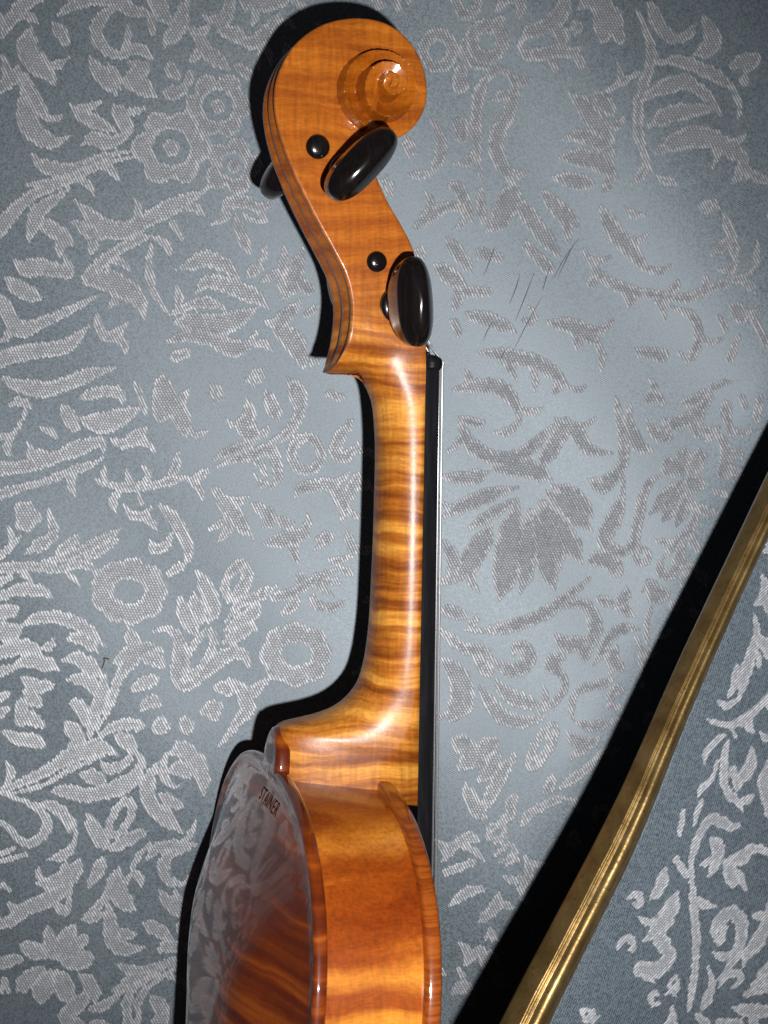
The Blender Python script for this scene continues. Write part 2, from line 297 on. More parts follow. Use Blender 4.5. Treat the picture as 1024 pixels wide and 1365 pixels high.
# ------------------------------------------------------------------ the damask drawing (motifs of the weave, photo px on the cloth)
SEAT = []      # strokes: list of [(x, y, half width), ...]
CUTS = []
def S(*pts): SEAT.append(list(pts))
exec_strokes = """
10,60,5 25,35,8 45,15,8 70,5,7 82,-2,6
48,48,6 42,70,12 55,95,12 72,110,6 80,120,2
0,128,5 20,115,7 32,95,6
0,122,5 20,115,6 35,110,6 48,135,8 65,160,8 75,168,4
35,130,5 38,155,10 50,180,12 75,195,7 100,185,3
78,42,5 88,55,8 97,72,4
85,32,4 105,20,7 135,12,7 165,17,8 180,25,7 205,32,5 225,42,4
203,0,6 215,18,10 228,36,7 234,47,3
160,22,9 143,35,8 135,50,7 138,65,7 150,78,6 168,84,4 185,76,6 200,80,5 207,86,2
127,85,4 135,102,7 150,118,8 160,135,3
150,95,5 160,115,6 164,125,2
178,92,5 195,100,8 180,115,9 195,125,10 205,133,5 213,136,2
97,146,3 112,158,7 130,168,8 145,175,6 157,180,2
157,148,4 165,158,9 172,172,8 180,184,3
113,198,3 130,190,8 148,196,8 165,190,5 173,184,2
48,210,3 58,222,8 75,230,9 100,230,7 130,218,5 165,208,4 180,207,3
40,250,5 90,245,5 130,228,4 160,218,4 182,214,4
228,95,5 236,105,8 243,113,3
259,103,4 256,113,6 252,124,3
222,132,3 235,132,8 250,128,5 256,126,3
257,12,3 250,22,6 246,36,9 240,52,9 228,64,8 225,75,3
250,42,6 266,60,5 280,80,8 298,93,8 309,102,3
315,96,4 330,105,6 340,112,5
347,100,2 349,75,2
312,5,7 308,25,7 299,45,7 293,53,3
293,53,4 315,55,8 325,68,6
330,25,6 335,5,12 350,15,12 375,10,12 395,5,10
320,58,6 335,68,7 350,62,8 365,45,7 375,30,6
0,310,10 20,288,8 45,265,6 75,252,5 100,248,5
40,325,3 48,305,8 55,285,9 75,270,5 95,255,4
60,295,6 72,308,9 88,318,7 98,328,2
103,270,3 120,285,9 140,305,11 170,310,10 200,295,9 230,280,9 250,270,8 275,258,5 283,248,3
233,300,4 245,320,2
97,298,3 112,305,6 130,318,6 145,318,4
22,348,4 35,360,10 55,358,10 75,362,8 95,365,6 90,345,5 88,340,3
10,370,4 25,385,9 45,395,8 60,398,5
112,372,6 135,355,7 160,335,6 190,320,6 207,315,4
205,325,3 200,350,4 203,380,5 215,405,4 225,418,3
115,378,8 140,375,12 165,385,12 185,400,10 195,425,6
0,400,8 30,440,10 60,430,6 100,412,5 130,396,5
0,480,10 40,470,9 90,462,8 120,435,6
130,420,5 137,445,5 150,450,6 170,432,4
237,360,3 255,355,6 275,347,9 300,355,8 320,370,7
262,392,3 275,378,7 300,380,9 325,390,10 345,400,9 358,412,5
330,370,6 340,362,5 354,357,3
300,285,4 308,275,8 325,272,8 342,280,5 357,297,3
283,302,3 297,297,3 308,288,4
316,290,5 322,310,6 330,330,5 335,338,2
325,288,3 340,297,3 356,298,2
381,328,3 378,350,5 375,370,5 374,395,4
405,332,3 398,352,8 390,375,10 385,390,8 375,400,4
395,375,8 410,385,7 420,390,5
402,400,6 395,410,8 378,425,8 372,440,7 385,450,12 400,470,12 405,490,8
410,420,5 420,412,4
228,420,4 245,412,5 265,405,6 285,405,6 300,412,4
235,430,10 260,430,12 290,435,12 320,425,10 345,410,5
225,455,8 255,448,8 285,455,8 310,465,10 330,460,6 345,440,4
235,475,8 250,470,6
5,505,8 30,515,10 60,520,9 90,512,8 120,500,8 155,490,5
15,540,4 30,535,5 45,545,4
35,548,2 28,565,2 15,585,4 10,600,6 20,610,4
85,540,6 95,560,9 105,575,6
110,530,8 140,522,6 160,525,7 165,540,4
110,560,10 140,565,12 165,555,10 185,545,8
150,585,5 165,592,6 185,580,8 195,570,5
180,510,4 188,530,4 195,555,4
215,505,10 220,530,14 212,560,10
222,540,9 235,545,12 250,580,8
38,590,3 45,605,8 60,610,7 85,602,4 110,592,3
0,625,8 35,622,8 70,612,7 105,598,9 135,590,9 138,605,6
0,660,6 30,650,5 60,642,4 95,628,5 125,618,5 140,608,4
97,628,4 95,645,6 100,660,2
192,622,2 197,633,4 190,645,4 165,648,4 140,645,4 125,638,3
160,655,3 200,648,4 230,640,6 250,635,6
165,672,3 173,685,5 190,688,5 202,675,3
186,660,2 188,670,3
210,672,4 225,685,8 240,705,8 250,730,8 250,750,10
200,720,4 205,732,6 220,728,5 230,710,2
27,670,6 35,690,12 30,705,8
40,672,5 50,690,8
65,678,6 70,695,6 70,715,7 55,725,8 35,738,5
0,742,4 15,730,4 28,715,4
75,738,6 95,725,7 105,713,4
60,748,6 90,742,6 120,728,6 145,715,7 160,705,4
115,745,5 140,730,6 158,718,3
328,530,3 332,550,8 325,570,9 338,580,8 340,560,4
285,612,4 310,600,6 335,592,5 345,585,3
355,522,5 365,545,8 372,560,5
385,505,8 395,520,12 400,540,8 395,560,6 380,580,6 360,588,5
290,622,4 315,612,6 340,605,7 360,600,8 368,620,7 370,640,8 360,652,4
265,635,6 275,628,4
285,650,6 300,670,9 315,690,9 325,705,7 338,718,3
300,690,3 290,700,3 280,705,2
392,665,3 400,652,6 420,648,7 440,645,7 452,660,8 460,680,8 455,695,5
335,670,5 348,680,7 360,692,8 350,705,6
370,690,6 385,700,5 395,695,3
350,725,3 370,722,8 395,715,9 415,712,6
390,730,7 395,745,5
420,720,5 440,715,5 418,735,3
470,560,7 455,580,7 445,605,7 460,610,6 478,590,6
470,640,8 465,660,8 480,630,6
462,710,5 470,730,5 465,745,4
440,525,5 455,530,5
0,758,6 40,755,6 80,758,5 110,752,6 130,762,7 135,772,5
35,765,5 43,772,3
0,775,7 14,770,4
0,797,5 20,788,6 40,785,8 60,790,7 70,798,3
0,815,10 15,815,8 27,808,3
0,840,12 20,845,8 15,830,8
0,870,8 30,862,9 50,865,7 55,870,3
20,888,4 40,880,9 60,885,9 80,893,3
0,895,8 18,890,4
30,905,6 50,915,9 75,912,4
0,930,8 10,925,4
35,920,8 45,932,8 58,940,3
0,950,8 10,945,5
25,950,7 45,960,8 60,970,3
5,975,6 25,985,8 50,990,8 60,998,3
30,940,9 28,960,9
30,834,2 48,825,6 70,822,8 95,828,8 115,838,8 130,852,7 145,865,4
88,853,3 105,850,7 120,858,7 132,870,3
84,880,3 105,878,9 120,890,10 135,900,10
90,906,3 110,905,8 125,915,9 130,930,8
92,938,3 102,938,8 112,955,7 118,970,5
140,900,8 135,925,9 128,950,8 118,985,5
170,835,3 175,850,8 178,862,9 165,875,8 150,885,7
215,868,2 200,862,7 185,868,9 170,885,9 158,905,6 150,930,5 140,955,4 130,975,3
85,962,4 98,975,10 105,985,8 90,998,6
130,985,5 150,970,6 175,965,7 190,968,6 180,975,6
155,980,5 170,990,9 180,1000,6
240,800,5 248,820,8
190,880,5 205,878,8 220,890,7
175,922,4 190,912,8 210,905,8
188,948,4 200,935,8 215,940,6
225,765,4 240,755,6
262,760,4 270,775,8 280,795,9 285,815,8 278,830,5
240,798,4 245,815,9 255,835,8 265,850,3
258,790,4 262,810,8 272,830,7
302,770,6 300,790,5 302,803,3
330,752,6 328,775,7 318,790,7 305,803,3
320,752,7 305,765,6
300,830,3 320,805,5 345,795,6 370,780,6
300,840,4 325,825,8 340,815,7 345,800,4
295,858,3 315,848,8 335,835,7 342,842,3
355,783,4 365,795,7 385,792,6 410,780,6 430,768,7 450,758,6
375,820,3 390,808,7 400,795,5
415,795,6 425,808,6 432,812,3
420,775,6 450,775,5
203,842,3 222,838,6 238,850,9 240,875,9 235,900,8 242,915,6 255,912,6 275,895,8 295,878,9 315,870,8 327,875,6 332,888,2
305,905,4 315,910,6 325,925,9 330,945,9 318,960,6 305,980,5 292,995,5
360,905,3 345,915,6 335,930,7
215,955,4 212,970,9 225,965,8
245,955,5 250,970,8 258,960,5
270,950,5 285,945,10 285,960,7
285,915,4 300,918,8 308,928,4
235,990,6 245,1000,9 260,1000,5
0,1055,4 30,1043,5 55,1032,7 75,1020,7 95,1008,10 120,1000,11 140,998,10 155,1005,6 160,1012,3
10,1060,3 60,1046,3 90,1028,3 120,1015,3 145,1003,4
178,1000,6 188,1015,6 182,1032,8 165,1046,10 140,1056,9 110,1060,8 90,1055,8 75,1055,5 68,1056,2
105,1032,3 122,1036,9 140,1044,9
133,1015,3 142,1025,6 160,1022,6 172,1012,5 175,1000,4
5,1060,4 30,1068,4 50,1080,4 62,1098,6 55,1115,6 38,1126,5 22,1118,4 8,1102,3 0,1096,2
50,1073,4 70,1075,7 88,1095,7 92,1115,5
98,1095,2 99,1118,3 92,1135,5 75,1145,6 60,1148,3
0,1140,3 18,1132,2
0,1150,3 35,1140,2
106,1145,3 100,1160,9 85,1172,10 65,1180,8 45,1180,3
85,1152,3 80,1165,4 70,1175,4
100,1175,4 80,1190,8 55,1205,9 30,1215,8 10,1232,8 0,1235,6
10,1208,4 20,1220,7
72,1205,4 78,1215,5 88,1225,3
92,1185,3 90,1205,3 88,1222,3
0,1182,4 10,1190,2
116,1086,4 122,1105,8 135,1125,9 145,1133,6
195,1110,4 180,1115,7 160,1127,7 143,1135,5
137,1145,5 130,1160,8 120,1178,5 117,1185,2
212,1015,4 203,1030,7 195,1048,9 198,1068,10 210,1085,10 228,1100,9 245,1112,6
215,1060,6 232,1072,7 247,1078,3
222,1003,5 218,1022,5 222,1040,5 235,1050,4 240,1045,3
225,1030,5 240,1025,9 255,1035,9
225,1005,6 245,1002,9 262,1015,10 270,1035,8 272,1060,6
200,1127,2 188,1138,3 178,1152,4 176,1165,4 185,1175,8 186,1187,3
193,1150,5 205,1135,6 222,1130,7 245,1130,7 262,1128,5
250,1135,5 225,1142,6 215,1160,7 222,1178,6 240,1183,4 255,1178,4
157,1160,3 150,1178,9 155,1195,11 165,1210,9 175,1218,2
165,1195,3 162,1185,3 172,1170,2
148,1180,7 138,1200,6 125,1215,4 105,1228,3
105,1230,3 118,1230,5 135,1222,4
140,1205,6 143,1225,8 145,1245,9 145,1260,9 155,1270,9 175,1273,8 190,1270,3
155,1245,7 165,1253,7 178,1252,3
211,1190,3 220,1205,7 235,1220,9 242,1232,4
232,1195,3 245,1215,6
0,1290,8 15,1285,6 28,1285,3
0,1315,5 4,1330,3
100,1307,4 112,1315,8 118,1330,9 122,1345,5
110,1335,8 95,1350,10 80,1362,8 70,1372,8
115,1355,6 130,1352,6 145,1342,4 152,1338,2
188,1238,4 200,1243,8 215,1252,7 228,1260,3
235,1235,4 240,1250,5 245,1240,5
205,1278,3 220,1270,7 240,1272,7 245,1265,4
150,1292,3 162,1300,6 180,1303,6 205,1297,4 235,1284,3
145,1330,3 165,1318,6 190,1310,5 215,1300,2 235,1290,2
150,1335,3 170,1325,5
165,1372,8 165,1345,6 172,1328,4 190,1318,3 210,1305,2
180,1372,6 178,1350,5 188,1332,4 205,1317,3 235,1297,2
197,1337,3 205,1350,9 215,1366,10
68,1285,5 64,1265,9 62,1246,5 62,1241,2
70,1282,5 85,1258,10 94,1242,7 97,1237,3
74,1285,5 95,1268,8 108,1258,6 112,1254,2
80,1290,6 100,1287,12 112,1286,9 118,1287,5
72,1300,6 80,1325,12 82,1338,9 80,1346,3
62,1300,6 52,1325,13 46,1337,9 44,1342,4
56,1295,6 35,1310,10 22,1322,8 17,1330,3
56,1280,6 40,1272,11 30,1266,8 26,1262,4
602,0,5 606,18,6 618,30,6 632,25,6 638,5,5
660,25,5 672,12,6 688,8,7 692,22,6 685,38,6
665,38,5 650,50,6
628,50,4 617,68,5 622,85,6 635,95,6 650,98,5
665,98,8 648,110,6 638,130,7 634,155,6 633,180,6 636,210,5 640,245,6
668,100,7 682,115,7 682,140,7 672,165,8 662,185,9 660,205,8 672,230,9 685,250,8
655,140,4 665,135,5 672,130,5
575,165,4 584,180,6 588,205,7 580,225,7 572,240,6
690,70,5 700,55,7 720,48,8 740,35,9 750,15,9 745,0,8
688,72,5 697,82,6 715,82,7 740,78,7 760,80,6 772,72,4
735,45,9 745,60,8 740,72,6
765,25,6 785,10,12 800,25,12 800,50,14 795,68,8
815,30,10 820,60,8
756,132,4 770,145,9 785,165,10 800,180,9 815,195,6
788,132,4 800,145,8 815,160,6
750,190,6 775,188,8 800,200,9 815,215,8
745,215,5 770,215,10 800,225,10 820,245,8
735,240,6 760,245,8 790,250,8
860,15,8 875,45,9 890,60,7 905,65,3
845,25,4 855,45,6 862,70,6 860,100,6 850,130,6 845,170,6 855,210,6 870,240,5
870,92,6 900,90,7 930,100,7 960,115,7 980,130,5
930,30,6 945,60,10 935,75,9 920,80,6
970,95,9 1000,85,8 985,105,6
850,140,5 880,125,9 910,118,9 930,130,6 945,145,6 955,160,3
860,175,6 890,160,10 920,155,8 950,150,5
870,210,8 900,195,12 930,190,12 960,200,10 985,220,8 990,245,6
805,130,4 830,115,4 848,105,3
595,250,5 610,255,7 625,285,5 630,298,3
555,305,8 580,285,7 605,278,6 620,290,4
640,255,4 640,280,6 645,300,8
650,310,8 670,290,12 680,265,12 690,250,8
690,270,8 710,300,9 730,325,8 745,345,6
595,320,6 615,345,8 628,365,6
580,355,6 600,370,9 620,385,8
640,340,8 665,345,6
720,260,8 745,285,9 770,305,9
775,335,5 800,370,6 830,388,6 870,395,5 910,400,5 950,385,5 990,370,5 1010,350,4
610,390,6 650,390,6
605,430,5 612,445,4
700,330,6 730,360,7
890,410,4 920,425,5 928,455,5 915,480,5 900,470,4
800,280,8 815,310,9 845,345,8 860,365,5
960,290,6 972,330,6 978,355,4
850,470,6 880,475,8
970,410,8 985,425,8 980,405,6
980,450,4 970,480,4
1000,430,5 1015,460,5
620,420,6 660,430,8 690,445,6
730,430,6 770,440,9 800,460,8
640,470,6 700,480,9 740,500,8 760,520,6
605,520,6 640,515,8 670,520,8 688,545,6 692,570,4
612,555,5 625,590,8 650,608,8 680,612,8 705,600,7 725,580,6 745,560,6
620,560,5 640,565,6
590,635,5 625,638,8 650,630,8
655,700,6 640,725,12 622,755,11 606,778,4
690,670,6 678,720,15 672,770,14 664,803,3
705,680,5 702,730,11 698,770,9 693,792,3
712,680,5 724,730,11 732,765,11 739,786,4
718,670,4 734,710,10 743,740,9 748,757,3
722,665,4 748,705,10 765,735,10 776,750,4
728,655,4 755,675,11 775,695,9 788,707,3
735,648,4 765,660,8 780,675,7 791,690,3
690,650,4 650,660,8 615,675,8 590,690,5
690,665,4 655,685,6 625,705,6
660,625,8 700,625,11 735,640,8
755,560,10 740,590,9 720,620,8
740,560,9 765,575,9 785,600,7 815,605,4
590,720,5 605,750,8 600,775,7
820,530,4 825,560,5 830,600,6 828,620,6 800,640,5 780,637,3
838,540,3 838,565,5 845,585,8 855,598,6 866,601,2
785,640,6 800,650,8 815,640,8 828,625,7
862,560,3 870,575,7 882,583,8 895,580,6
882,558,3 892,566,8 910,562,8 928,550,6 940,535,5 948,510,3
908,538,4 925,535,7 940,522,6
918,562,3 926,575,5 928,583,2
935,550,3 930,570,2
858,535,7 875,530,6 885,540,4
905,632,5 909,612,9 911,598,3
917,632,5 926,612,8 930,598,3
908,632,5 895,622,11 885,617,7
915,645,8 928,645,9 932,640,5
908,640,4 888,662,9 872,678,5 866,684,2
912,645,4 892,675,8 880,697,3
918,650,4 908,680,7 898,702,3
935,610,5 930,625,5
830,635,3 828,660,6 822,680,9 812,700,10 805,720,8 815,733,8 832,735,6 845,722,6 848,700,6 852,680,6 860,650,8 870,638,7 880,636,5
785,750,6 800,745,9 815,750,9 818,768,4
815,745,6 825,755,5 823,770,3
940,588,3 955,582,4 965,600,6 965,618,6 960,632,6 970,638,4
960,560,4 965,540,5 970,575,4 975,582,2
985,530,3 990,545,3
950,655,4 965,660,3
920,665,4 925,685,5 918,705,5 905,718,5 890,735,5 880,745,4
905,735,5 900,748,5
975,605,5 985,608,4
1010,530,4 1005,560,4
590,805,4 600,815,8 615,820,6 622,823,3
620,840,3 650,840,5 680,835,7 710,825,7 735,812,7 755,795,6 775,780,6 785,770,5
735,808,5 760,805,6 778,805,6 790,820,8 792,840,8 785,858,6 778,872,6 776,880,2
740,845,3 750,857,8 768,858,9 780,850,6
585,838,6 600,850,6 615,862,6 640,868,8 655,865,4
652,872,4 665,885,6 680,893,8 698,888,8 705,875,8 698,862,8 685,862,7 685,872,6
632,870,4 645,890,8 655,902,5
660,905,4 670,920,8 685,930,9 705,937,8 722,938,4
715,950,3 735,938,4 750,920,4 752,905,4 745,895,5 735,885,9 745,875,9 728,880,6
590,880,8 610,900,12 615,930,14 600,960,14
640,915,8 655,940,9 670,955,9 690,962,8 715,958,7 725,955,4
796,798,4 808,802,6 818,808,3
835,782,3 832,795,6 825,805,5 822,812,3
824,812,4 835,815,5 843,820,2
852,790,3 865,778,6 870,795,9 885,790,8 880,802,6
868,805,4 862,825,3 860,845,2 862,855,2
790,885,3 800,872,5 808,855,6 820,842,6 840,836,6 850,840,4
820,860,5 815,880,8 825,888,6 830,880,3
848,850,2 853,870,1.5 853,890,1.5 855,915,1.5
763,960,4 760,945,4 765,925,4 778,915,4 795,912,6 812,905,6 812,895,5
768,962,5 790,967,6 815,958,4
810,935,4 818,920,6 830,918,5
812,940,4 828,942,3
885,760,4 878,750,5 882,765,7 895,765,6 905,745,6 910,725,5
915,770,3 910,780,4 915,760,5 930,755,5
893,800,4 900,810,5 905,790,3
875,850,4 885,848,4 895,838,3
605,985,8 625,1000,12 640,1015,10 650,1020,8
610,1025,4 625,1015,10 645,1000,10 665,985,9
640,1040,8 655,1025,8 665,1000,7
620,1045,4 628,1065,8 640,1085,8 648,1092,3
645,1080,8 655,1060,8 670,1030,7 680,1015,5 687,1003,2
690,1058,4 680,1070,6 680,1085,6 665,1095,6
590,1150,5 605,1130,6 625,1118,7 640,1120,5
595,1165,5 630,1150,5
755,975,4 765,985,8 785,990,6 800,980,4
737,1030,3 732,1045,6 725,1058,5
760,1010,3 770,1000,5 780,1000,4
695,1100,4 705,1085,5 730,1070,5 755,1060,4
745,1050,5 765,1035,5 785,1020,4 800,1000,4
660,1140,3 680,1125,3 690,1150,6
600,1210,5 625,1190,6 650,1185,5
640,1230,6 660,1210,7 665,1190,4
620,1290,6 640,1270,6 650,1300,7
605,1330,5 620,1320,7 635,1335,5
700,1140,4 705,1165,5 690,1190,5
"""
for ln in exec_strokes.strip().splitlines():
    S(*[tuple(float(q) for q in t.split(',')) for t in ln.split()])
def ring(L, cx, cy, rx, ry, wd, rot=0.0):
    r = math.radians(rot); pts = []
    for k in range(17):
        a = 2*math.pi*k/16; x, y = rx*math.cos(a), ry*math.sin(a)
        pts.append((cx + x*math.cos(r) - y*math.sin(r), cy + x*math.sin(r) + y*math.cos(r), wd))
    L.append(pts)
def flower(L, cx, cy, r0, r1, n, rot, rc, wd=8, squash=1.0):
    pts = []
    for k in range(n*4 + 1):
        a = rot + 2*math.pi*k/(n*4); r = (r0+r1)/2 + 3.5*math.cos(n*a)
        pts.append((cx + r*math.cos(a), cy + squash*r*math.sin(a), wd + 3*math.cos(n*a)))
    L.append(pts)
    if rc: L.append([(cx, cy, rc), (cx+1, cy+1, rc)])
flower(SEAT, 232, 202, 25, 46, 6, 0.3, 10, 10, 0.95)
flower(SEAT, 294, 148, 20, 38, 6, 0.6, 8.5, 8.5)
flower(SEAT, 313, 226, 16, 33, 5, 0.2, 8, 8)
flower(SEAT, 172, 788, 22, 46, 9, 0.1, 0, 12, 0.82)
flower(SEAT, 395, 872, 20, 44, 8, 0.1, 0, 11, 0.85)
ring(SEAT, 409, 605, 20, 22, 6); ring(SEAT, 266, 870, 32, 12, 4.5, -60); ring(SEAT, 160, 1092, 26, 11, 5, -62)
ring(SEAT, 647, 65, 20, 21, 8); ring(SEAT, 583, 76, 19, 21, 7); ring(SEAT, 855, 741, 9, 9.5, 4)
ring(SEAT, 722, 994, 34, 11, 3, -62); ring(SEAT, 721, 994, 19, 8, 4, -62); ring(SEAT, 662, 1110, 10, 10, 4)
S((613, 104, 8), (613, 120, 10)); S((613, 172, 10), (614, 184, 10))

ARM = []
arm_strokes = """
997,803,5 1010,798,6 1022,810,8 1034,822,8
995,815,4 1000,840,5 990,870,7 978,905,6 972,932,3
1005,845,5 1015,860,8 1022,870,8 1034,874,8
1003,885,2 1002,870,4
970,880,5 965,905,4 958,920,2
1034,912,4 1022,920,4 1000,938,4 980,952,5 962,960,5 968,975,3
955,970,3 940,975,4 925,990,4 920,1003,2
955,975,4 950,1000,5 948,1025,5 955,1045,5 970,1058,5 976,1070,3
990,988,3 990,1005,7 980,1020,8 965,1030,7
1015,1008,3 1010,1030,10 1012,1050,9 1015,1075,6 1022,1095,4
962,1015,5 968,1035,6
940,1003,2 930,1025,3 915,1035,5 912,1045,4
917,1048,3 908,1070,3 905,1080,2
900,1140,3 903,1115,4 915,1090,5 930,1075,6 945,1080,6 960,1088,4 970,1086,2
930,1100,6 940,1115,8 935,1130,5
890,1060,3 885,1090,3
880,1120,4 893,1140,4
900,1115,4 902,1150,4 905,1190,5 908,1225,5 906,1260,4 900,1300,4 897,1312,2
940,1115,6 935,1130,6 925,1146,4
950,1130,5 958,1150,9 960,1165,5
970,1150,6 978,1168,3
955,1130,8 975,1128,9 985,1120,6 1005,1122,5 1022,1132,6
938,1235,5 935,1215,8 945,1202,8 960,1198,8 972,1212,8 972,1235,7 962,1255,7 950,1270,6 938,1280,5
943,1230,5 948,1215,5
1022,1170,3 1020,1195,8 1010,1220,9 995,1240,9 980,1255,8 975,1268,5
940,1290,3 950,1278,4 968,1276,4 972,1285,4 955,1295,3
925,1262,3 930,1280,4 925,1300,6 915,1315,7
908,1320,6 922,1335,5 935,1350,5 950,1366,5
1000,1285,6 1020,1270,7
990,1295,5 1022,1285,6
980,1305,5 1022,1300,7
960,1320,5 990,1330,8 1022,1335,8
985,1335,4 995,1355,6 1000,1370,5
940,1335,5 970,1345,8
865,1130,5 858,1150,7 845,1165,5
882,1160,3 875,1175,9 862,1195,10 845,1210,8 835,1215,6
870,1220,6 855,1215,9 870,1240,8 850,1255,10 830,1250,8 850,1270,6
875,1305,4 873,1325,7 860,1335,8 830,1345,8
800,1320,5 790,1335,6 785,1360,6
"""
for ln in arm_strokes.strip().splitlines():
    ARM.append([tuple(float(q) for q in t.split(',')) for t in ln.split()])

def stamp_stroke(D, xs, ys, st, step, x0, y0, serr=True, reach=22):
    p = crom(st, 5.0) if len(st) > 2 else np.array(st, float)
    arc = 0.0; ph = (st[0][0]*0.37 + st[0][1]*0.61) % 1.0
    if serr and len(p) > 3:                                 # leaves run out to points
        sl = np.concatenate([[0], np.cumsum(np.hypot(np.diff(p[:, 0]), np.diff(p[:, 1])))]); sl /= sl[-1] + 1e-9
        e0 = np.clip(sl/0.26, 0, 1)**0.75; e1 = np.clip((1-sl)/0.26, 0, 1)**0.75
        if st[0][0] > 4 and st[0][2] > 2.5: p[:, 2] *= 0.30 + 0.70*e0
        if st[-1][0] > 4 and st[-1][2] > 2.0: p[:, 2] *= 0.15 + 0.85*e1
        p[:, 2] *= 1.06
    for a, b_ in zip(p[:-1], p[1:]):
        wmax = max(a[2], b_[2])*1.4 + reach
        dx, dy = b_[0]-a[0], b_[1]-a[1]; L = math.hypot(dx, dy) + 1e-9
        i0 = max(0, int((min(a[0], b_[0]) - wmax - x0) / step)); i1 = min(len(xs), int((max(a[0], b_[0]) + wmax - x0) / step) + 2)
        j0 = max(0, int((min(a[1], b_[1]) - wmax - y0) / step)); j1 = min(len(ys), int((max(a[1], b_[1]) + wmax - y0) / step) + 2)
        if i1 > i0 and j1 > j0:
            X = xs[None, i0:i1]; Y = ys[j0:j1, None]
            t = np.clip(((X-a[0])*dx + (Y-a[1])*dy) / (L*L), 0, 1)
            wd = a[2] + t*(b_[2]-a[2])
            if serr:
                # toothed outer side, like the woven acanthus leaves
                side = ((X-a[0])*dy - (Y-a[1])*dx) > 0
                saw = np.mod((arc + t*L)/12.0 + ph, 1.0)
                wd = wd * np.where(side & (wd > 4.2), 0.84 + 0.40*saw, 1.0)
            d = np.hypot(X - a[0] - t*dx, Y - a[1] - t*dy) - 0.6 - wd
            D[j0:j1, i0:i1] = np.minimum(D[j0:j1, i0:i1], d)
        arc += L
def raster(strokes, step=2.0, x0=-12, y0=-12, x1=1036, y1=1378, region=None, gap=13.0, nfill=170, seed=3, size=1.0):
    xs = np.arange(x0, x1, step); ys = np.arange(y0, y1, step)
    D = np.full((len(ys), len(xs)), 22.0)
    for st in strokes: stamp_stroke(D, xs, ys, st, step, x0, y0, serr=len(st) > 2 and len(st) < 16)
    # leaflets along the stems, wherever the ground is free
    rl = np.random.default_rng(seed + 11)
    def free(x, y):
        i_, j_ = int((x-x0)/step), int((y-y0)/step)
        return D[j_, i_] if 0 <= i_ < len(xs) and 0 <= j_ < len(ys) else -1
    for rnd in range(1):
        for st in list(strokes):
            if len(st) < 3 or len(st) > 15: continue
            p = crom(st, 4.0); acc = rl.uniform(0, 16); side = 1
            for a, b_ in zip(p[:-1], p[1:]):
                dx, dy = b_[0]-a[0], b_[1]-a[1]; L = math.hypot(dx, dy) + 1e-9; acc += L
                if acc < 21: continue
                acc = rl.uniform(0, 5); side = -side
                ta = math.atan2(dy, dx) + side*rl.uniform(0.45, 0.95); ln = rl.uniform(22, 40)*size
                bx_, by_ = a[0] - side*0.0, a[1]
                w0 = a[2]
                sx_, sy_ = bx_ + 0.7*w0*math.cos(ta), by_ + 0.7*w0*math.sin(ta)
                cv = side*rl.uniform(0.3, 1.0)
                mx_, my_ = sx_ + 0.5*ln*math.cos(ta), sy_ + 0.5*ln*math.sin(ta)
                ex_, ey_ = mx_ + 0.5*ln*math.cos(ta + cv), my_ + 0.5*ln*math.sin(ta + cv)
                full = (ex_ < 340 and ey_ > 720) or (580 < ex_ < 930 and 560 < ey_ < 1000)          # densely drawn already
                if free(mx_ + 2*math.cos(ta), my_ + 2*math.sin(ta)) < (8.0 if full else 4.5) or free(ex_, ey_) < (10.0 if full else 7.0): continue
                if region is not None and not region(np.array(ex_), np.array(ey_)): continue
                stamp_stroke(D, xs, ys, [(sx_, sy_, 1.8), (mx_, my_, rl.uniform(3.8, 6.2)*size), (ex_, ey_, 0.5)], step, x0, y0, serr=False)
    # small sprigs fill the open ground between the big motifs
    rg = np.random.default_rng(seed); W = D.copy()
    if region is not None: W[~region(xs[None, :] + 0*ys[:, None], ys[:, None] + 0*xs[None, :])] = -1
    for k in range(nfill):
        c = np.argwhere(W > gap)
        if len(c) == 0: break
        q = c[rg.integers(len(c))]; cx, cy = xs[q[1]], ys[q[0]]; r = min(20.0, W[q[0], q[1]]) * 0.86 * size
        a0 = rg.uniform(0, 2*math.pi); kind = rg.integers(4); new = []
        if kind == 0:
            for da in (-0.75, 0.1, 0.95):
                a = a0 + da
                new.append([(cx - 0.5*r*math.cos(a0), cy - 0.5*r*math.sin(a0), 1.6), (cx + 0.15*r*math.cos(a) - .2*r*math.cos(a0), cy + 0.15*r*math.sin(a) - .2*r*math.sin(a0), 0.24*r), (cx + 0.8*r*math.cos(a), cy + 0.8*r*math.sin(a), 1.2)])
        elif kind == 1:
            pts_ = [(cx + r*(0.78-0.09*j)*math.cos(a0 + 0.75*j), cy + r*(0.78-0.09*j)*math.sin(a0 + 0.75*j), 1.5 + 0.16*r*math.sin(math.pi*(j+0.6)/7.2)) for j in range(7)]
            new.append(pts_)
        elif kind == 2:
            for s_ in (-1, 1):
                new.append([(cx - 0.8*r*math.cos(a0), cy - 0.8*r*math.sin(a0), 1.2), (cx + s_*0.33*r*math.sin(a0), cy - s_*0.33*r*math.cos(a0), 0.2*r), (cx + 0.8*r*math.cos(a0 + s_*0.5), cy + 0.8*r*math.sin(a0 + s_*0.5), 1.2)])
        else:
            new.append([(cx - 0.8*r*math.cos(a0), cy - 0.8*r*math.sin(a0), 1.4), (cx + 0.25*r*math.sin(a0), cy - 0.25*r*math.cos(a0), 0.30*r), (cx + 0.85*r*math.cos(a0), cy + 0.85*r*math.sin(a0), 1.2)])
        for st in new: stamp_stroke(D, xs, ys, st, step, x0, y0, serr=False)
        W = np.where(W < 0, W, D)
        j0 = max(0, q[0]-8); i0 = max(0, q[1]-8); W[j0:q[0]+8, i0:q[1]+8] = np.minimum(W[j0:q[0]+8, i0:q[1]+8], 5)
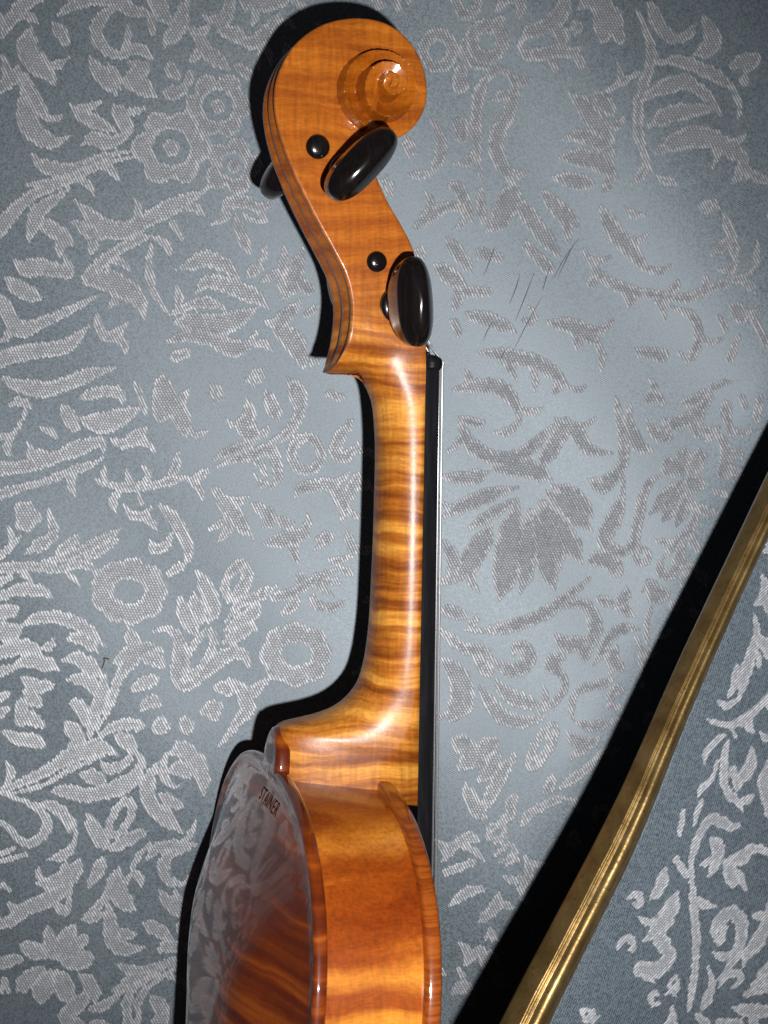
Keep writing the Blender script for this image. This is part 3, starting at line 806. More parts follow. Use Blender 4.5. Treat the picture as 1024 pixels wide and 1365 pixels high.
    return D, x0, y0, step
def sample(R, u, v):
    D, x0, y0, step = R
    def refl(q, lo, hi):
        L = hi - lo; q = np.mod(q - lo, 2*L); return lo + np.where(q > L, 2*L - q, q)
    u = refl(u, 0.0, 1024.0); v = refl(v, 0.0, 1365.0)
    fx = (u - x0)/step; fy = (v - y0)/step
    i = np.clip(fx.astype(int), 0, D.shape[1]-2); j = np.clip(fy.astype(int), 0, D.shape[0]-2)
    a = fx - i; b_ = fy - j
    return D[j, i]*(1-a)*(1-b_) + D[j, i+1]*a*(1-b_) + D[j+1, i]*(1-a)*b_ + D[j+1, i+1]*a*b_

# ------------------------------------------------------------------ sofa: seat, arm, gilded rail
KS = HC / FPX                           # mm per photo px on the seat
edge_px = [(1090, 470), (1024, 597), (923, 800), (845, 953), (737, 1123), (675, 1234), (617, 1365), (560, 1490)]
edge_mm = np.array([((u-512)*KS, (682.5-v)*KS) for u, v in edge_px])
edge_mm = np.vstack([[edge_mm[0] + (edge_mm[0]-edge_mm[1])*3], edge_mm, [edge_mm[-1] + (edge_mm[-1]-edge_mm[-2])*3]])
def edge_s(x, y):                       # signed distance to the right of the seat's turn-down line
    return (x - np.interp(y, edge_mm[::-1, 1], edge_mm[::-1, 0])) * 0.885
def bend(v, knots):
    g = np.linspace(-400, 400, 1601); sl = np.interp(g, [-400] + [k[0] for k in knots], [0] + [k[1] for k in knots])
    c = np.concatenate([[0], np.cumsum((sl[1:]+sl[:-1])*0.5*(g[1]-g[0]))]); return np.interp(v, g, c)
def zseat(x, y):
    z = bend(x, ((0, 0), (90, .050), (130, .060), (400, .060))) + 0.00008*np.clip(-x, 0, 150)**2*np.exp(-(y/95)**2)
    z = z + bend(-y, ((0, 0), (85, .05), (115, .035), (150, -.05), (200, -.14), (400, -.2)))*sstep(x/70)
    z = z - 0.00055*np.clip(-y-70, 0, 140)**2*sstep((-x+20)/120)
    z = z + bend(y, ((0, 0), (60, .045), (120, .085), (170, .10), (400, .10)))
    z = z - 0.0013*np.clip(x*0.8+y*0.6-125, 0, None)**2
    z = z + 0.7*np.sin(x/31+0.5)*np.cos(y/43) + 0.35*np.sin(x/13+y/19)
    s = edge_s(x, y)
    q = np.clip((s + 16)/56.0, 0, 0.995)
    z = z - 30*(1-np.sqrt(1-q*q))
    # cushion yields under the weight of the violin body
    g = np.exp(-(((x+30)/60)**2)) * sstep((-y-70)/110)
    z = z - 10*g
    return z
def axis(lo, hi, fine_lo, fine_hi, fs, cs):
    return np.concatenate([np.arange(lo, fine_lo, cs), np.arange(fine_lo, fine_hi, fs), np.arange(fine_hi, hi+cs, cs)])
def grid_sheet(name, gx, gy, zf, field, mat, keep=None):
    X, Y = np.meshgrid(gx, gy); Z = zf(X, Y)
    nx, ny = len(gx), len(gy)
    V = np.stack([X, Y, Z], -1).reshape(-1, 3) * MM
    i = np.arange((ny-1)*(nx-1)); r = i // (nx-1); c = i % (nx-1)
    a = r*nx + c
    F = np.stack([a, a+1, a+1+nx, a+nx], -1)
    if keep is not None:
        k = keep(X, Y).reshape(-1)
        F = F[k[F].all(1)]
    used = np.zeros(len(V), bool); used[F.ravel()] = True
    remap = np.cumsum(used) - 1
    F = remap[F]; V = V[used]; fld = field(X, Y).reshape(-1)[used]
    me = bpy.data.meshes.new(name)
    me.vertices.add(len(V)); me.vertices.foreach_set('co', V.ravel().astype(np.float32))
    me.loops.add(len(F)*4); me.loops.foreach_set('vertex_index', F.ravel().astype(np.int32))
    me.polygons.add(len(F)); me.polygons.foreach_set('loop_start', np.arange(0, len(F)*4, 4, dtype=np.int32))
    try: me.polygons.foreach_set('loop_total', np.full(len(F), 4, dtype=np.int32))
    except Exception: pass
    me.polygons.foreach_set('use_smooth', np.ones(len(F), bool))
    me.update(calc_edges=True); me.validate()
    at = me.attributes.new('motif', 'FLOAT', 'POINT'); at.data.foreach_set('value', fld.astype(np.float32))
    me.materials.append(mat)
    return me

sofa = bpy.data.objects.new('sofa', None); COL.objects.link(sofa); sofa.location = (0, 0, -0.12); sofa.empty_display_size = 0.05
sofa['label'] = 'pale blue-grey floral damask sofa with a gilded moulding, the violin lying on its seat'
sofa['category'] = 'sofa'
OFF_S = np.array([0, 0, 0.12])
def sofa_part(name, me, parent=None):
    if parent is None:
        co = np.empty(len(me.vertices)*3, np.float32); me.vertices.foreach_get('co', co)
        co = co.reshape(-1, 3) + OFF_S; me.vertices.foreach_set('co', co.ravel().astype(np.float32)); me.update()
        return link(name, me, sofa)
    co = np.empty(len(me.vertices)*3, np.float32); me.vertices.foreach_get('co', co)
    co = co.reshape(-1, 3) + OFF_S; me.vertices.foreach_set('co', co.ravel().astype(np.float32)); me.update()
    return link(name, me, parent)

RS = raster(SEAT, gap=15.0, nfill=70)
gx = axis(-260, 200, -152, 150, 0.55, 3.0); gy = axis(-330, 300, -196, 196, 0.55, 3.0)
seat_me = grid_sheet('seat_cushion', gx, gy, zseat, lambda x, y: sample(RS, 512 + x/KS, 682.5 - y/KS)*KS, MAT['damask'], keep=lambda x, y: edge_s(x, y) < 39.5)
seat = sofa_part('seat_cushion', seat_me)

# arm, higher than the seat: rail path at its left edge
def rail_z(v): return np.interp(v, [470, 600, 1365, 1600], [98.0, 104.0, 152.0, 162.0])
rail_px = [(1110, 470), (1064, 563), (1024, 645), (985, 727), (950, 800), (905, 895), (864, 987), (828, 1066), (795, 1132), (745, 1227), (700, 1312), (673, 1365), (615, 1478), (560, 1585)]
RWK = 1.06
rail_w = [7.0, 7.4, 7.8, 8.0, 8.3, 8.8, 9.3, 10.2, 11.0, 11.4, 11.8, 12.1, 12.8, 13.2]
rp = crom([((u-512)*(HC-rail_z(v))/FPX, (682.5-v)*(HC-rail_z(v))/FPX, wd*RWK, rail_z(v)) for (u, v), wd in zip(rail_px, rail_w)], 1.5)
prof = [(0.20, -16.0), (0.02, -7.2), (0.00, -6.4), (0.03, -5.6), (0.14, -3.2), (0.265, -0.9), (0.285, -0.55), (0.305, -0.42), (0.325, -0.62), (0.34, -1.15), (0.36, -1.30), (0.38, -1.0),
        (0.395, -0.75), (0.41, -0.72), (0.43, -0.85), (0.455, -0.7), (0.50, 0.05), (0.55, 0.48), (0.60, 0.60), (0.66, 0.42), (0.72, -0.1), (0.78, -1.0), (0.83, -2.1), (0.855, -2.85), (0.868, -2.85), (0.88, -3.05), (0.93, -4.7), (0.97, -6.8), (1.00, -10.0), (0.96, -16.0)]
rings = []
for i, (x, y, wd, zr) in enumerate(rp):
    t = rp[min(i+1, len(rp)-1)] - rp[max(i-1, 0)]; t = t[:2]/np.linalg.norm(t[:2]); n = np.array([-t[1], t[0]])
    if n[0] < 0: n = -n
    wob = 0.12*math.sin(i*0.21) + 0.08*math.sin(i*0.53+1)
    rings.append([((x + n[0]*p_*wd)*MM, (y + n[1]*p_*wd)*MM, (zr + h + wob*(0.3 if p_ < .3 else 1))*MM) for p_, h in prof])
Vr, Fr = loft(rings)
me = mesh_np('gilded_rail', Vr, Fr, MAT['gilt']); fix_normals(me)
me.polygons.foreach_set('use_smooth', [True]*len(me.polygons))
rail = sofa_part('gilded_rail', me)
rail['label'] = 'worn gilded moulding running diagonally across the corner'

def rail_edge(y, frac):
    o = np.argsort(rp[:, 1]); return np.interp(y, rp[o, 1], rp[o, 0] + frac*rp[o, 2]*1.13)
def arm_z(y):
    o = np.argsort(rp[:, 1]); return np.interp(y, rp[o, 1], rp[o, 3]) - 6.0
KA = (HC - 95.0)/FPX
RA = raster(ARM, gap=16.0, nfill=10, region=lambda x, y: x > 1000 - (y-760)*0.45)
def zarm(x, y):
    s = (x - rail_edge(y, 0.97))*0.885
    return arm_z(y) - 3.0 - 0.62*np.clip(s, 0, None) + 1.6*np.clip(s, None, 0) - 0.00012*np.clip(s, 0, None)**2 + 0.5*np.sin(x/17+y/23)*sstep(s/30)
gx = axis(10, 330, 10, 128, 0.5, 3.0); gy = axis(-330, 240, -168, 40, 0.5, 3.0)
arm_me = grid_sheet('arm_panel', gx, gy, zarm, lambda x, y: sample(RA, 512 + x/KA, 682.5 - y/KA)*KA, MAT['damask_arm'], keep=lambda x, y: x > rail_edge(y, 0.72))
arm = sofa_part('arm_panel', arm_me)
# arm body under panel and rail (closes the arm), recessed under the rail
ys = np.linspace(-330, 240, 40)
rings = [[((rail_edge(y, 0.25) + dx)*MM, y*MM, (float(arm_z(y)) - 146 + z)*MM) for dx, z in ((2.0, 137), (6, 126), (30, 60), (45, -40), (180, -40), (20, 112))] for y in ys]
Va, Fa = loft(rings); me = mesh_np('arm_side', Va, Fa, MAT['damask_arm'], False); fix_normals(me)
a_ = me.attributes.new('motif', 'FLOAT', 'POINT'); a_.data.foreach_set('value', np.full(len(me.vertices), 3.0, np.float32))
sofa_part('arm_side', me)

# pulled threads (thin dark snags lying on the seat cloth)
snags = [((664, 485), (672, 470), (681, 460)), ((684, 468), (703, 430), (722, 396)), ((735, 375), (752, 345), (770, 320)), ((686, 430), (697, 402), (711, 365)),
         ((678, 407), (687, 385), (692, 367)), ((644, 455), (650, 440), (656, 430)), ((644, 370), (652, 350), (659, 331)), ((742, 372), (757, 340), (766, 322)), ((722, 390), (727, 372), (733, 355))]
for sn in snags:
    ctr = crom([((u-512)*KS, (682.5-v)*KS) for u, v in sn], 1.2)
    rg = []
    for i, (x, y) in enumerate(ctr):
        r = 0.14*math.sin(math.pi*(i+0.6)/(len(ctr)+0.2)) + 0.03
        z = float(zseat(np.array(x), np.array(y))) + 0.03
        rg.append([((x + r*math.cos(a))*MM, (y + r*0.4*math.cos(a))*MM, (z + r*math.sin(a))*MM) for a in (0, 1.05, 2.1, 3.14, 4.2, 5.25)])
    V_, F_ = loft(rg); me = mesh_np('pulled_thread', V_, F_, MAT['snag']); sofa_part('pulled_thread', me, seat)
# speck of lint
ctr = crom([((u-512)*KS, (682.5-v)*KS) for u, v in ((137, 890), (140, 880), (139, 877), (146, 878))], 0.5)
rg = [[((x + 0.25*math.cos(a))*MM, (y + 0.25*math.sin(a))*MM, (float(zseat(np.array(x), np.array(y))) + 0.3 + 0.25*math.sin(a+1))*MM) for a in (0, 1.57, 3.14, 4.71)] for x, y in ctr]
m, nt, b = newmat('brown_lint'); b.inputs['Base Color'].default_value = (0.09, 0.03, 0.02, 1); b.inputs['Roughness'].default_value = 0.9
V_, F_ = loft(rg); lint = link('lint', mesh_np('lint', V_, F_, m))
lint['label'] = 'tiny curled brown lint fibre caught on the damask left of the violin'; lint['category'] = 'lint'

# ------------------------------------------------------------------ violin
BASE = np.array([-18.0, -165.0, -84.0])                      # resting point in the violin's own frame
violin = bpy.data.objects.new('violin', None); COL.objects.link(violin); violin.empty_display_size = 0.05
violin.rotation_euler = RM3.to_euler()
violin.location = (RM3 @ Vector(BASE) + Vector((0, 0, ZV))) * MM
violin['label'] = 'violin with orange-brown varnish lying on its side, scroll towards the top'
violin['category'] = 'violin'
def vpart(name, verts, faces, mat, parent=None, smooth=True, normals=True):
    V = (np.array(verts, float) - BASE) * MM
    me = mesh_np(name, V, faces, MAT[mat] if isinstance(mat, str) else mat, smooth)
    if normals: fix_normals(me)
    return link(name, me, parent or violin)

def seg_dist(pts, poly, closed=True):
    pts = np.asarray(pts, float); a = poly; b_ = np.roll(poly, -1, 0) if closed else None
    if not closed: a, b_ = poly[:-1], poly[1:]
    best = np.full(len(pts), 1e9)
    for s in range(0, len(pts), 4000):
        q = pts[s:s+4000, None, :]; ab = (b_-a)[None]; L2 = (ab**2).sum(-1) + 1e-12
        t = np.clip(((q-a[None])*ab).sum(-1)/L2, 0, 1)
        best[s:s+4000] = np.sqrt((((a[None] + t[..., None]*ab) - q)**2).sum(-1)).min(1)
    return best
def inside(pts, poly):
    x, y = pts[:, 0], pts[:, 1]; r = np.zeros(len(pts), bool)
    for (x1, y1), (x2, y2) in zip(poly, np.roll(poly, -1, 0)):
        if y1 == y2: continue
        c = ((y1 > y) != (y2 > y)) & (x < (x2-x1)*(y-y1)/(y2-y1) + x1); r ^= c
    return r
def fill(poly, extra):
    """constrained triangulation of a closed outline with interior points"""
    n = len(poly); V = [Vector(p) for p in poly] + [Vector(p) for p in extra]
    res = delaunay_2d_cdt(V, [(i, (i+1) % n) for i in range(n)], [list(range(n))], 1, 1e-5)
    vo, _, fo, ov = res[0], res[1], res[2], res[3]
    idx = np.full(n, -1)
    for k, o in enumerate(ov):
        for q in o:
            if q < n: idx[q] = k
    return np.array([(v.x, v.y) for v in vo]), [tuple(f) for f in fo], idx

# ---- head: pegbox and scroll (side profile, half width varies over it)
def neck_w(Y):                                              # half width of neck / fingerboard by height
    return np.interp(-Y, [-60, -48, 90, 340], [12.0, 12.0, 16.5, 22.0])
head_px = [(446, 487, 5.5), (460, 462, 9.5), (468, 433, 12), (469, 402, 12.2), (461, 367, 12), (443, 331, 11.6), (421, 291, 11.2), (396, 240, 10.7), (380, 200, 10.2), (370, 165, 9.6),
           (366, 132, 9.1), (371, 100, 8.6), (393, 60, 8), (430, 33, 7.6), (475, 24, 7.5), (515, 31, 7.5), (544, 53, 7.5), (562, 85, 7.5), (568, 120, 7.5), (564, 146, 7.5), (553, 166, 7.6), (538, 180, 8),
           (520, 189, 8.3), (505, 200, 8.6), (498, 215, 9), (500, 232, 9.6), (508, 252, 10.1), (520, 275, 10.6), (535, 300, 11.1), (548, 325, 11.4), (556, 350, 11.6), (562, 390, 11.9), (566, 430, 12), (568, 460, 12), (568, 482, 12),
           (567, 515, 12), (566, 540, 12.1)]
neck_px0 = [(499, 545, 0), (497, 534, 0), (491, 519, 0), (482, 508, 0), (469, 501, 0), (452, 499.5, 0), (438, 499, 0), (434, 496, 1)]
out_a = crom([P(*q) for q in head_px], 0.55)
out_b = crom([P(*q) for q in neck_px0], 0.55)
Ystart = P(566, 540, 12.1)[1]
nb_bottom = np.array([np.linspace(out_a[-1][0], out_b[0][0], 26), np.linspace(out_a[-1][1], out_b[0][1], 26)]).T[1:-1]
outline = np.vstack([out_a, nb_bottom, out_b])
n_a, n_bot, n_b = len(out_a), len(nb_bottom), len(out_b)

hb_tab = sorted([(P(u, v, z)[1], z) for u, v, z in ((470, 430, 12.1), (460, 350, 11.8), (430, 291, 11.2), (400, 240, 10.7), (380, 200, 10.2), (372, 165, 9.6), (370, 130, 9.0), (372, 100, 8.5), (393, 60, 8), (430, 33, 7.6), (475, 0, 7.4), (500, 545, 12.1))])
XF0, XF1 = np.array(P(568, 480, 12)), np.array(P(556.5, 1060, 16))
def front_x(Y): return XF0[0] + (XF1[0]-XF0[0])*(Y-XF0[1])/(XF1[1]-XF0[1])
C = np.array(P(517, 110, 19.5))
Rtab = [(200, 13.6), (240, 13.2), (270, 12.7), (315, 11.7), (360, 11.0), (405, 10.8), (450, 10.8), (500, 10.5), (540, 10.0), (575, 9.2), (605, 8.3), (630, 7.7), (675, 6.9), (720, 6.4), (765, 6.1), (810, 5.8), (860, 5.3), (900, 4.7), (945, 3.8), (975, 3.2), (1005, 2.9), (1300, 2.8)]
Htab = [(200, 4.6), (240, 5.8), (270, 6.4), (360, 7.2), (450, 7.4), (545, 7.8), (575, 9.4), (605, 11.4), (640, 13.0), (720, 13.8), (810, 14.0), (920, 14.2), (960, 15.1), (1000, 15.6), (1300, 15.7)]
def scroll_add(x, y):
    dx, dy = x - C[0], y - C[1]; r = np.hypot(dx, dy)
    ph = np.degrees(np.arctan2(dx, dy)) % 360.0             # clockwise from the scroll's top
    ph = np.where(ph < 200, ph + 360, ph)                   # first wall starts at 200 deg
    h = np.zeros_like(r)
    prev = np.zeros_like(r)
    for k in range(3):
        ps = ph + 360*k
        Rk = interp(Rtab, ps); Hk = interp(Htab, ps)
        # surface of each turn falls a little from its rim towards the next wall
        wall = sstep((Rk - r)/0.75)
        dish = (4.2*np.clip((Rk - r - 0.6)/5.0, 0, 1) if k == 0 else 1.3*np.clip((Rk - r - 0.6)/3.2, 0, 1)) if k < 2 else 0.25*(1-np.clip(r/2.8, 0, 1))*-1
        h = np.where(r < Rk, prev + (Hk - dish - prev)*wall, h)
        prev = np.where(r < Rk, Hk - dish, prev)
    return h
def head_h(pts, dist):
    x, y = pts[:, 0], pts[:, 1]
    hb = interp(hb_tab, y)
    ychin = P(445, 436, 8)[1]; ytip = P(434, 498, 0)[1]
    tt = np.clip((ychin - y)/(ychin - ytip), 0, 1)
    hchin = hb*np.sqrt(np.clip(1 - tt**2.2, 0, 1))
    # neck core running up into the pegbox
    vpts = [(499, 545), (497, 534), (491, 519), (480, 500), (466, 475), (452, 450), (440, 420)]
    tb = sorted([(P(u, v, 0)[1], P(u, v, 0)[0]) for u, v in vpts])
    xb = interp(tb, y); xf = front_x(y); q = np.clip((xf - x)/(xf - xb), 0, 1)
    hn = neck_w(y)*np.power(np.clip(1 - q**2.25, 0, 1), 1/2.25)
    hn = np.where(y > ychin + 8, 0, hn)
    k = 0.9
    low = np.log(np.exp(hchin/k) + np.exp(hn/k) - 1)*k
    low = np.minimum(low, np.maximum(hb, neck_w(y)) + 0.15)
    base = np.where(y > ychin, hb, low)
    base = base + scroll_add(x, y)*sstep((dist-0.3)/2.0)
    bev = 0.45*np.clip(1 - dist/0.6, 0, 1)**2*sstep((y - ytip)/12.0)
    return np.maximum(base - bev, 0.0)
pts = []
bx0, bx1, by0, by1 = outline[:, 0].min(), outline[:, 0].max(), outline[:, 1].min(), outline[:, 1].max()
g = np.array([(x, y) for x in np.arange(bx0, bx1, 0.95) for y in np.arange(by0, by1, 0.95)]) + rng.uniform(-.12, .12, (len(np.arange(bx0, bx1, .95))*len(np.arange(by0, by1, .95)), 2))
gs = np.array([(C[0]+x, C[1]+y) for x in np.arange(-14, 14, 0.33) for y in np.arange(-14, 14, 0.33) if x*x+y*y < 190])
g = g[np.hypot(g[:, 0]-C[0], g[:, 1]-C[1]) > 14.0]
allp = np.vstack([g, gs]); ins = inside(allp, outline); allp = allp[ins]
dd = seg_dist(allp, outline); allp = allp[dd > 1.3]
nrm = np.roll(outline, -1, 0) - np.roll(outline, 1, 0); nrm = np.stack([-nrm[:, 1], nrm[:, 0]], -1); nrm /= np.linalg.norm(nrm, axis=1)[:, None] + 1e-9
area = 0.5*np.sum(outline[:, 0]*np.roll(outline[:, 1], -1) - np.roll(outline[:, 0], -1)*outline[:, 1])
if area < 0: nrm = -nrm                                     # inward normals
rows = []
for dr in (0.18, 0.45, 0.85):
    q = outline + nrm*dr; q = q[inside(q, outline)]; dq = seg_dist(q, outline); rows.append(q[dq > dr*0.85])
allp = np.vstack([allp] + rows)
v2, f2, oidx = fill(outline, allp)
dist = seg_dist(v2, outline); hh = head_h(v2, dist)
nv = len(v2)
top = np.column_stack([v2, hh]); bot = np.column_stack([v2, -hh])
V = [tuple(p) for p in top] + [tuple(p) for p in bot]
F = [tuple(f) for f in f2] + [tuple(i + nv for i in f[::-1]) for f in f2]
# rim: back flutes and the open pegbox front
K = 20; no = len(outline); arc = np.arange(no)
i_top = int(np.argmin(np.hypot(out_a[:, 0]-P(568, 120, 7.5)[0], out_a[:, 1]-P(568, 120, 7.5)[1])))
i_thr = int(np.argmin(np.hypot(out_a[:, 0]-P(500, 228, 9.4)[0], out_a[:, 1]-P(500, 228, 9.4)[1])))
i_nut = int(np.argmin(np.hypot(out_a[:, 0]-P(567, 455, 12)[0], out_a[:, 1]-P(567, 455, 12)[1])))
flute = np.zeros(no); cav = np.zeros(no)
flute[:i_thr] = 1.0; flute[:10] = np.linspace(0.2, 1, 10); flute[i_top:i_thr] = np.linspace(1, 0.0, i_thr-i_top)
cav[i_thr:i_nut] = np.minimum(1, np.minimum(np.arange(i_nut-i_thr)/6.0, (i_nut-i_thr-np.arange(i_nut-i_thr))/6.0))
ringidx = np.zeros((no, K+1), int); ringidx[:, 0] = oidx; ringidx[:, K] = oidx + nv
for j in range(1, K):
    t = 1 - 2*j/K
    for i in range(no):
        h = hh[oidx[i]]
        zz = t*h; a = abs(t)
        ins_f = 1.25*flute[i]*math.sin(math.pi*min(1, a/0.92))**2 * min(1, h/5)
        ins_c = 8.0*cav[i]*(1.0 if a < 0.52 else 0.0)
        p = outline[i] + nrm[i]*(ins_f + ins_c)
        ringidx[i, j] = len(V); V.append((p[0], p[1], zz))
for i in range(no):
    k = (i+1) % no
    for j in range(K):
        q = [ringidx[i, j], ringidx[k, j], ringidx[k, j+1], ringidx[i, j+1]]
        if len(set(q)) >= 3: F.append(tuple(q))
head = vpart('scroll_head', V, F, 'scroll')
import bmesh
bm = bmesh.new(); bm.from_mesh(head.data)
bmesh.ops.remove_doubles(bm, verts=bm.verts[:], dist=2e-6)
for e in bm.edges:
    if len(e.link_faces) == 2 and e.calc_face_angle(0) > math.radians(48): e.smooth = False
bm.to_mesh(head.data); bm.free()

# ---- neck and heel
st = [(529, (500, 531)), (540, (499, 541)), (560, (501, 562)), (600, (503, 600)), (660, (502, 660)), (720, (500.5, 720)), (780, (498, 780)), (830, (495.5, 828)), (865, (492, 860)), (895, (487, 888)), (922, (478, 914)), (945, (464, 935)),
      (965, (444, 948)), (983, (420, 956.5)), (998, (396, 962)), (1010, (381, 966)), (1020, (372, 972)), (1030, (366.5, 984)), (1042, (364, 1002)), (1056, (362, 1022)), (1074, (361, 1046))]
stn = []
for k, (vf, (ub, vb)) in enumerate(st):
    uf = 568 + (556.5-568)*(vf-480)/(580.0)
    f = P(uf, vf, 12 + 4*(vf-480)/580.0); bk = P(ub, vb, 0 if vb < 930 else 2)
    e = interp([(0, 2.25), (9, 2.25), (12, 2.5), (14, 3.0), (16, 4.0), (20, 5.0)], k)
    tp = interp([(0, 0.0), (9, 0.0), (13, 0.22), (16, 0.36), (20, 0.40)], k)
    stn.append((f[0], f[1], bk[0], bk[1], e, tp))
sm = crom([(s[0], s[1], s[2], s[3], s[4], s[5]) for s in stn], 2.0)
rings = []; M = 40
for fx, fy, bx, by, e, tp in sm:
    wd = float(neck_w(fy)); r = []
    for j in range(M+1):
        t = math.pi*j/M
        q = abs(math.sin(t))**(2/e); z = math.copysign(abs(math.cos(t))**(2/e), math.cos(t)) if abs(math.cos(t)) > 1e-9 else 0
        r.append((fx + (bx-fx)*q, fy + (by-fy)*q, wd*z*(1 - tp*q)))
    if not rings: r = [(fx + (x-fx)*0.985, y, z*0.985) for x, y, z in r]
    rings.append(r)
Vn, Fn = loft(rings)
vpart('neck', Vn, Fn, 'neck')

# ---- body frame
PHI = 0.118
B0 = np.array([-32.6, -77.0]); BD = np.array([-math.sin(PHI), -math.cos(PHI)]); BX = np.array([math.cos(PHI), -math.sin(PHI)])
def body(xb, t, z): q = B0 + BX*xb + BD*t; return (q[0], q[1], z)
half = [(0, 0), (0.25, 10), (0.9, 20), (2.2, 30), (5, 42), (9, 52), (15, 62), (22, 70), (31, 76.5), (41, 81), (52, 83.3), (63, 84), (75, 83), (88, 79.5), (100, 74), (110, 68.5), (118, 66), (121.5, 65),
        (125, 62), (133, 58), (145, 55.5), (160, 54.7), (175, 56), (190, 60), (200, 65.5), (208, 73), (213, 78), (217, 78.5), (224, 80), (236, 87), (250, 94.5), (266, 100.5), (282, 103.5), (298, 103.5), (314, 99), (328, 90), (338, 79), (346, 64), (351, 46), (354, 25), (355, 0)]
hp = crom(half, 2.2)
bo = np.vstack([hp, (hp[1:-1] * np.array([1, -1]))[::-1]])        # (t, z) closed outline
def inset(poly, d):
    nn = np.roll(poly, -1, 0) - np.roll(poly, 1, 0); nn = np.stack([-nn[:, 1], nn[:, 0]], -1); nn /= np.linalg.norm(nn, axis=1)[:, None]
    ar = 0.5*np.sum(poly[:, 0]*np.roll(poly[:, 1], -1) - np.roll(poly[:, 0], -1)*poly[:, 1])
    if ar < 0: nn = -nn
    return poly + nn*d
RIBH = 27.0
def plate(name, mat, x_in, sgn, thick, arch_h):
    rim = inset(bo, 1.6)
    ex = np.array([(t, z) for t in np.arange(4, 352, 3.2) for z in np.arange(-102, 103, 3.2)]) + 0.01
    ex = ex[inside(ex, rim)]; ex = ex[seg_dist(ex, rim) > 2.2]
    ex = np.vstack([ex] + [inset(bo, d)[inside(inset(bo, d), rim)] for d in (2.6, 3.8)])
    v2, f2, oi = fill(rim, ex)
    d = seg_dist(v2, bo)
    a = arch_h*np.power(np.sin(np.clip((d-5)/56.0, 0, 1)*math.pi/2), 1.45) - 0.9*np.exp(-((d-5.5)/3.2)**2)*sstep((d-1.6)/1.5)
    V = [body(x_in + sgn*(thick + aa), t, z) for (t, z), aa in zip(v2, a)]
    F = [tuple(f) for f in f2]; ncol = len(rim); prev = [int(i) for i in oi]
    for ins_, lift in ((1.0, thick-0.12), (0.45, thick-0.45), (0.12, thick-1.0), (0.0, thick-1.7), (0.08, 1.0), (0.4, 0.45), (1.0, 0.1), (3.6, 0.0)):
        ring_ = inset(bo, ins_); ids = []
        for t, z in ring_: ids.append(len(V)); V.append(body(x_in + sgn*lift, t, z))
        for i in range(ncol):
            k = (i+1) % ncol; F.append((prev[i], prev[k], ids[k], ids[i]))
        prev = ids
    o = vpart(name, V, F, mat)
    def surf(t, z):
        dd_ = seg_dist(np.array([[t, z]]), bo)[0]
        return x_in + sgn*(thick + arch_h*math.sin(min(1, max(0, (dd_-5)/56.0))*math.pi/2)**1.45 - 0.9*math.exp(-((dd_-5.5)/3.2)**2))
    return o, surf
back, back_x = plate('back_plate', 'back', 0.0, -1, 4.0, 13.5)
belly, belly_x = plate('top_plate', 'belly', RIBH, 1, 4.6, 13.0)
ro = inset(bo, 3.0)
rings = [[body(x, t, z) for t, z in ro] for x in np.linspace(-0.3, RIBH+0.3, 7)]
Vb, Fb = loft(rings, False, False); vpart('ribs', Vb, Fb, 'ribs')
# button of the back behind the heel
bt = [(10.6*math.cos(a), 3.0 - 14.5*max(0, math.sin(a))**0.9) for a in np.linspace(0, math.pi, 30)]
rings = []
for x, sc in ((0.2, 0.97), (-0.6, 1.0), (-2.6, 1.0), (-3.5, 0.965), (-3.95, 0.90), (-4.05, 0.7)):
    rings.append([body(x, 3.0 + (t-3.0)*sc, z*sc) for z, t in bt])
Vb, Fb = loft(rings); vpart('back_button', Vb, Fb, 'back', back)
# stamp burned below the button
fc = bpy.data.curves.new('stamp', 'FONT'); fc.body = 'STAINER'; fc.size = 5.8; fc.align_x = 'CENTER'; fc.space_character = 1.12; fc.resolution_u = 3
fo = bpy.data.objects.new('stamp_tmp', fc); COL.objects.link(fo)
dg = bpy.context.evaluated_depsgraph_get(); tm = bpy.data.meshes.new_from_object(fo.evaluated_get(dg))
bm = bmesh.new(); bm.from_mesh(tm)
bmesh.ops.subdivide_edges(bm, edges=[e for e in bm.edges if e.calc_length() > 1.2], cuts=1, use_grid_fill=True)
bmesh.ops.triangulate(bm, faces=bm.faces[:])
tv = [(v.co.x, v.co.y) for v in bm.verts]; bm.verts.index_update(); tf_ = [tuple(v.index for v in f.verts) for f in bm.faces]; bm.free()
bpy.data.objects.remove(fo); bpy.data.curves.remove(fc)
Vt = []
for x, y in tv:
    t, z = 12.0 - y, x*1.0 + 8.0
    Vt.append(body(back_x(t, z) - 0.07, t, z))
vpart('stamp_lettering', Vt, tf_, 'stamp', back, smooth=False)

# ---- fingerboard, nut
FD = (XF1 - XF0)/np.linalg.norm(XF1 - XF0); FN = np.array([-FD[1], FD[0]])
if FN[0] < 0: FN = -FN
NUT0 = np.array([front_x(P(568, 474, 12)[1]), P(568, 474, 12)[1]])
def fb(s, lift, z): q = NUT0 + FD*s + FN*lift; return (q[0], q[1], z)
rings = []
for s in np.concatenate([[4.2, 4.6], np.linspace(6, 268, 40), [269.5]]):
    wd = np.interp(s, [4, 268], [12.0, 21.3]); e = 4.4 + 0.5*s/268; r = []
    for z in np.linspace(-1, 1, 21): r.append(fb(s, e + (1-z*z)*wd*wd/(2*42.0), z*(wd-0.15)))
    r += [fb(s, e-0.4, wd), fb(s, 0.05, wd), fb(s, 0.05, -wd), fb(s, e-0.4, -wd)]
    rings.append(r)
Vf, Ff = loft(rings); fbo = vpart('fingerboard', Vf, Ff, 'ebony')
rings = []
